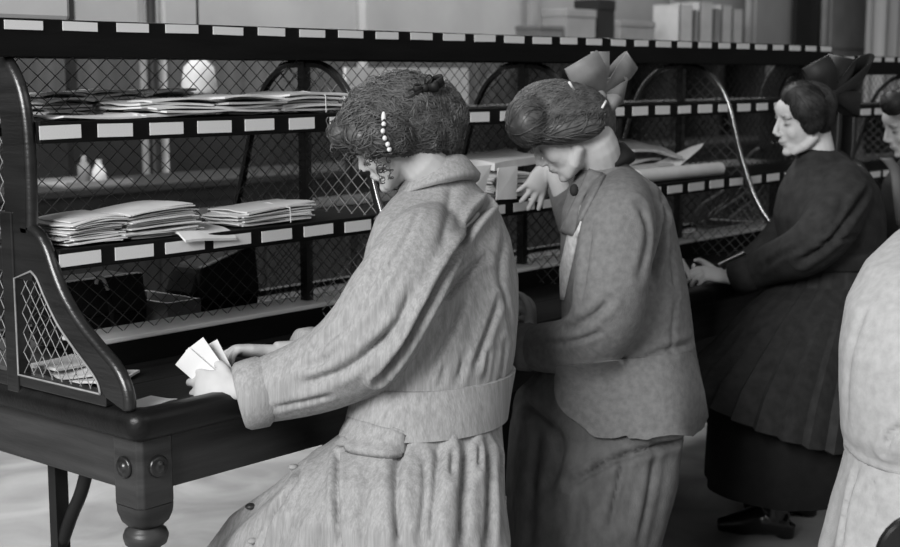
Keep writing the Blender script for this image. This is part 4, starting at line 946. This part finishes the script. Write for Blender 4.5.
V, Fc = loft([tring(800, 360, 2.08, 70, PH3, .86), tring(790, 420, 2.08, 84, PH3, .86, fn=sk(.02, 7, 0)), tring(788, 482, 2.08, 86, PH3, .86, fn=sk(.025, 7, 0)), tring(788, 484, 2.08, 80, PH3, .86)], 60)
F3.part(V, Fc, 'underskirt', 'black_cloth')
bl = [grow(tring(833, 246, 2.10, 53, PH3, .8), g_) for g_ in (.004,)]+[grow(tring(833, 248, 2.10, 53, PH3, .8), .012), grow(tring(834, 262, 2.09, 51, PH3, .83), .012), grow(tring(834, 264, 2.09, 51, PH3, .83), .004)]
V, Fc = loft(bl, 50); F3.part(V, Fc, 'belt', 'dark_dress')
F3.part(*tube([onY(754, 272, 2.285), onY(751, 273, 2.295), onY(736, 279, 2.35), onY(734, 280, 2.355)], [.058, .064, .062, .05], 22), 'cuff', 'dark_dress', dress3)
bd = MB(); hc3 = onY(803, 119, 2.19); M3 = head_matrix(hc3, R_(100), R_(14))
for q in head_parts(M3): bd.add(*q)
nb = onY(819, 158, 2.15); bd.tube(smooth_path([np.array(M3 @ Vector((-.03, 0, -.03))), np.array(M3 @ Vector((-.035, 0, -.09))), nb, nb-UZ*.07], 4), np.interp(np.linspace(0, 3, 13), [0, 1, 2, 3], [.05, .05, .055, .065]), 16)
bd.add(*loft([(r[0], r[1]*.72, r[2]*.72) for r in tors3[2:]], 30))
arm_tube(bd, [onY(836, 195, 2.06), onY(828, 228, 2.03), onY(806, 250, 2.09), onY(772, 264, 2.23), onY(736, 278, 2.36)], [.048, .046, .04, .034, .026], 14)
arm_tube(bd, [onY(815, 185, 2.2), onY(790, 225, 2.3), onY(760, 255, 2.40), onY(728, 272, 2.47)], [.046, .043, .036, .026], 14)
w4 = onY(730, 278, 2.375)
for q in hand_parts(w4, onY(700, 272, 2.45)-w4, -UZ*.8-RH*.4+FH*.4, -1, (.45, .55, .6, .6), .5, 1.08): bd.add(*q)
w5 = onY(722, 274, 2.48)
for q in hand_parts(w5, onY(696, 279, 2.53)-w5, UZ*.5-FH*.6, 1, (.5, .5, .6, .6), .4, 1.0): bd.add(*q)
sh = [np.array([onZ(772, 528, .03)[0], onZ(772, 528, .03)[1], 0]), np.array([onZ(815, 515, .03)[0]+.05, onZ(815, 515, .03)[1]+.1, 0])]
legs(bd, [base+np.array([-.06, -.05, -.1]), base+np.array([.04, .07, -.1])], sh, f3)
finish_body(F3, bd, M3, .0048, 2)
for s_ in sh:                                             # buttoned boots
    mb = MB(); mb.tube(smooth_path([s_+UZ*.24, s_+UZ*.12, s_+UZ*.07-f3*.005], 4), np.interp(np.linspace(0, 2, 9), [0, 1, 2], [.055, .047, .05]), 14)
    mb.tube(smooth_path([s_-f3*.055+UZ*.05, s_+f3*.03+UZ*.058, s_+f3*.10+UZ*.04, s_+f3*.185+UZ*.026], 4), np.interp(np.linspace(0, 3, 13), [0, 1, 2, 3], [.044, .054, .044, .022]), 14)
    mb.add(*loft([(s_-f3*.045+UZ*.0, f3*.03, l3*.03), (s_-f3*.045+UZ*.05, f3*.036, l3*.036)], 14))
    V, Fc = remesh(mb, .006, 4); V[:, 2] = np.maximum(V[:, 2], .002); F3.part(V, Fc, 'boot', 'boot')
hb = MB(); blob(hb, 811, 104, 2.18, 25, 22, .082, -.2); blob(hb, 818, 115, 2.155, 15, 21, .08, .1); blob(hb, 797, 93, 2.185, 16, 11, .072, .45); blob(hb, 808, 106, 2.135, 18, 17, .045, -.5); blob(hb, 813, 118, 2.13, 12, 16, .04, -.2)
V, Fc = remesh(hb, .006, 4); hair3 = F3.part(V, Fc, 'hair', 'hair_dark')
st = strands(V, Fc, None, onY(824, 130, 2.14), 900, 9, .016, .0013, .003, .003, 0, .15); st.build('locks', 'hair_dark', hair3, True)['kind'] = 'stuff'
c3 = onY(808, 104, 2.18); mb = MB(); q = smooth_path([onY(797, 83, 2.17), onY(812, 86, 2.125), onY(824, 98, 2.115), onY(831, 118, 2.13)], 5); mb.strip(q, [RH*.004+UZ*.006 for _ in q], .002); mb.build('hair_band', 'ribbon_black', F3.root, True)
bw = MB(); kn = onY(832, 96, 2.15)
for (b_, Y, hf, bg, wd) in (((864, 72), 2.16, .075, .03, RH*.5+UZ*.8), ((815, 62), 2.2, .05, .03, RH*.9), ((858, 106), 2.17, .04, .03, UZ), ((842, 58), 2.2, .05, .03, RH)):
    ribbon_loop(bw, kn, onY(b_[0], b_[1], Y), wd, hf, bg)
bw.add(*ellipsoid(kn, (.02, .02, .025), 12, 8)); bw.build('hair_bow', 'ribbon_dark', F3.root, True)['label'] = 'large dark ribbon bow'
# papers in her hands
slab('held_letter', [(718, 264), (744, 252), (748, 257), (724, 270)], (2.42, 2.36, 2.40, 2.46), 'letter sticking out above the third woman\'s cuff', 'letter', group='letters held by the third woman')
slab('held_letter', [(678, 257), (683, 259), (697, 282), (692, 284)], (2.50, 2.52, 2.50, 2.48), 'thin letter held upright in front of the third woman\'s fingers', 'letter', group='letters held by the third woman')

# ------------------------------------------------------------------ fourth woman: pale coat, cut by the right edge of the picture
PH4 = R_(62); base = onY(935, 420, 1.30); F4 = Fig((base[0], base[1], 0), 'woman in pale coat at the right edge, seen from behind')
jk = MB()
tors4 = [tring(985, 196, 1.42, 24, PH4, .9), tring(975, 212, 1.40, 44, PH4, .8), tring(958, 232, 1.38, 66, PH4, .66), tring(944, 262, 1.36, 84, PH4, .68), tring(936, 300, 1.34, 95, PH4, .72), tring(932, 345, 1.32, 97, PH4, .78), tring(930, 390, 1.31, 94, PH4, .82), tring(932, 430, 1.30, 94, PH4, .85), tring(936, 462, 1.30, 90, PH4, .86), tring(936, 468, 1.30, 86, PH4, .86)]
jk.add(*loft(tors4, 48))
arm_tube(jk, [onY(975, 232, 1.34), onY(985, 275, 1.24), onY(975, 360, 1.22), onY(945, 430, 1.26), onY(905, 452, 1.36), onY(880, 440, 1.46)], [.08, .10, .10, .09, .08, .06], 20)
folds4 = [([(905, 425), (890, 436), (885, 452)], .008, .012), ([(868, 300), (850, 360), (846, 420)], .014, .004), ([(845, 448), (865, 466), (898, 478)], .008, .014)]
V, Fc = surface(jk, .010, 4, folds4, .0016); F4.part(V, Fc, 'coat', 'pale_coat')
sk4 = MB(); sk4.add(*loft([tring(934, 440, 1.30, 88, PH4, .86), tring(932, 470, 1.30, 94, PH4, .86), tring(930, 500, 1.30, 100, PH4, .86, fn=sk(.02, 9, .4)), tring(926, 547, 1.30, 108, PH4, .88, fn=sk(.025, 9, .4)), tring(922, 640, 1.30, 118, PH4, .9, fn=sk(.03, 9, .4)), tring(920, 740, 1.30, 122, PH4, .9, fn=sk(.03, 9, .4))], 60))
V, Fc = surface(sk4, .012, 4, [([(858, 468), (848, 500), (840, 547)], .008, .008), ([(872, 476), (874, 520)], .005, .005)], .0016); F4.part(V, Fc, 'skirt', 'pale_coat')
bd = MB(); hc4 = onY(985, 142, 1.48); M4 = head_matrix(hc4, R_(70), R_(20))
for q in head_parts(M4): bd.add(*q)
nb = onY(985, 200, 1.42); bd.tube([np.array(M4 @ Vector((-.03, 0, -.02))), np.array(M4 @ Vector((-.045, 0, -.08))), nb, nb-UZ*.08], [.05, .052, .06, .07], 16)
bd.add(*loft([(r[0], r[1]*.72, r[2]*.72) for r in tors4[2:]], 30))
arm_tube(bd, [onY(985, 275, 1.26), onY(975, 360, 1.24), onY(945, 430, 1.28), onY(905, 452, 1.38), onY(872, 436, 1.50)], [.048, .046, .042, .034, .026], 14)
w6 = onY(872, 436, 1.50)
legs(bd, [base+np.array([-.03, -.05, -.2]), base+np.array([.03, .06, -.2])], [np.array([base[0]-.04, base[1]-.06, 0]), np.array([base[0]+.04, base[1]+.08, 0])], facing(PH4)[0])
finish_body(F4, bd, M4, .006, 2)
hb = MB(); blob(hb, 992, 122, 1.46, 54, 44, .10)
V, Fc = remesh(hb, .008, 4); F4.part(V, Fc, 'hair', 'hair_brown')

# ------------------------------------------------------------------ fifth woman: dark clothes, behind, at the right edge
PH5 = R_(80); base = onY(925, 330, 2.1); F5 = Fig((base[0], base[1], 0), 'woman in black at the far right edge, only part of her face showing')
dk = MB(); tors5 = [tring(922, 152, 2.17, 16, PH5, .95), tring(925, 164, 2.16, 28, PH5, .85), tring(926, 182, 2.14, 42, PH5, .72), tring(926, 210, 2.13, 47, PH5, .75), tring(926, 250, 2.11, 46, PH5, .8), tring(925, 285, 2.1, 48, PH5, .85), tring(923, 340, 2.1, 60, PH5, .9), tring(920, 420, 2.1, 68, PH5, .9), tring(918, 462, 2.1, 70, PH5, .9)]
dk.add(*loft(tors5, 40)); arm_tube(dk, [onY(930, 185, 2.1), onY(925, 225, 2.02), onY(905, 255, 2.1), onY(880, 268, 2.3)], [.07, .085, .075, .05], 18)
V, Fc = surface(dk, .012, 4, (), .0016); F5.part(V, Fc, 'dress', 'black_cloth')
bd = MB(); hc5 = onY(908, 124, 2.2); M5 = head_matrix(hc5, R_(97), R_(24))
for q in head_parts(M5): bd.add(*q)
nb = onY(922, 162, 2.16); bd.tube([np.array(M5 @ Vector((-.03, 0, -.03))), np.array(M5 @ Vector((-.04, 0, -.085))), nb, nb-UZ*.07], [.05, .05, .055, .065], 16)
bd.add(*loft([(r[0], r[1]*.72, r[2]*.72) for r in tors5[2:-2]], 30))
arm_tube(bd, [onY(926, 200, 2.1), onY(925, 225, 2.04), onY(905, 255, 2.12), onY(872, 270, 2.34)], [.048, .046, .036, .026], 14)
w7 = onY(870, 270, 2.36)
for q in hand_parts(w7, onY(850, 272, 2.44)-w7, -UZ, -1, (.4, .5, .5, .5)): bd.add(*q)
legs(bd, [base+np.array([-.03, -.05, -.2]), base+np.array([.03, .06, -.2])], [np.array([base[0]-.04, base[1]-.06, 0]), np.array([base[0]+.04, base[1]+.08, 0])], facing(PH5)[0])
finish_body(F5, bd, M5, .006, 2)
hb = MB(); blob(hb, 915, 108, 2.19, 27, 22, .085, -.3); blob(hb, 893, 103, 2.2, 12, 12, .07); blob(hb, 922, 125, 2.17, 16, 20, .075)
V, Fc = remesh(hb, .006, 4); hair5 = F5.part(V, Fc, 'hair', 'hair_dark'); strands(V, Fc, None, onY(930, 135, 2.15), 250, 9, .016, .0022, .004, .003).build('locks', 'hair_dark', hair5, True)['kind'] = 'stuff'
mb = MB(); q = smooth_path([onY(886, 158, 2.08), onY(896, 172, 2.06), onY(899, 195, 2.05), onY(903, 225, 2.05)], 5); mb.strip(q, [RH*.022+FH*.01 for _ in q], .006); F5.part(np.array(mb.V), mb.F, 'scarf', 'mid_paint')

# ------------------------------------------------------------------ dark chair back in the lower right corner
c = onY(925, 560, .95); o = thing('chair', (c[0], c[1], 0), 'dark round-backed chair at the lower right corner', 'chair')
f_, l_ = RH, FH; cz = c[2]-.03
def disc(cx, r, th, n=28): return loft([(cx-FH*th, RH*r, UZ*r), (cx-FH*th*.6, RH*r*1.05, UZ*r*1.05), (cx+FH*th*.6, RH*r*1.05, UZ*r*1.05), (cx+FH*th, RH*r, UZ*r)], n)
cb = np.array(c)
F_ = MB(); F_.add(*disc(cb, 50*depth(c)/FPX, .012)); F_.build('backrest', 'boot', o, True, sharp=40)
seat = np.array([cb[0], cb[1], .44])-FH*.02-FH*.19
MB().add(*loft([(seat-UZ*.02, RH*.2, FH*.2), (seat+UZ*.015, RH*.205, FH*.205), (seat+UZ*.02, RH*.19, FH*.19)], 32)).build('seat', 'boot', o, True, sharp=40)
for sx in (-1, 1):
    MB().tube([seat+RH*sx*.15+FH*.16-UZ*.02, np.array([*(seat+RH*sx*.18+FH*.19)[:2], 0])], [.018, .014], 10).build('leg', 'boot', o, True)
    MB().tube([seat+RH*sx*.15-FH*.14-UZ*.02, np.array([*(seat+RH*sx*.18-FH*.17)[:2], 0])], [.018, .014], 10).build('leg', 'boot', o, True)
    MB().tube([seat+RH*sx*.09+FH*.18, cb+RH*sx*.07-UZ*.05], .012, 10).build('back_post', 'boot', o, True)
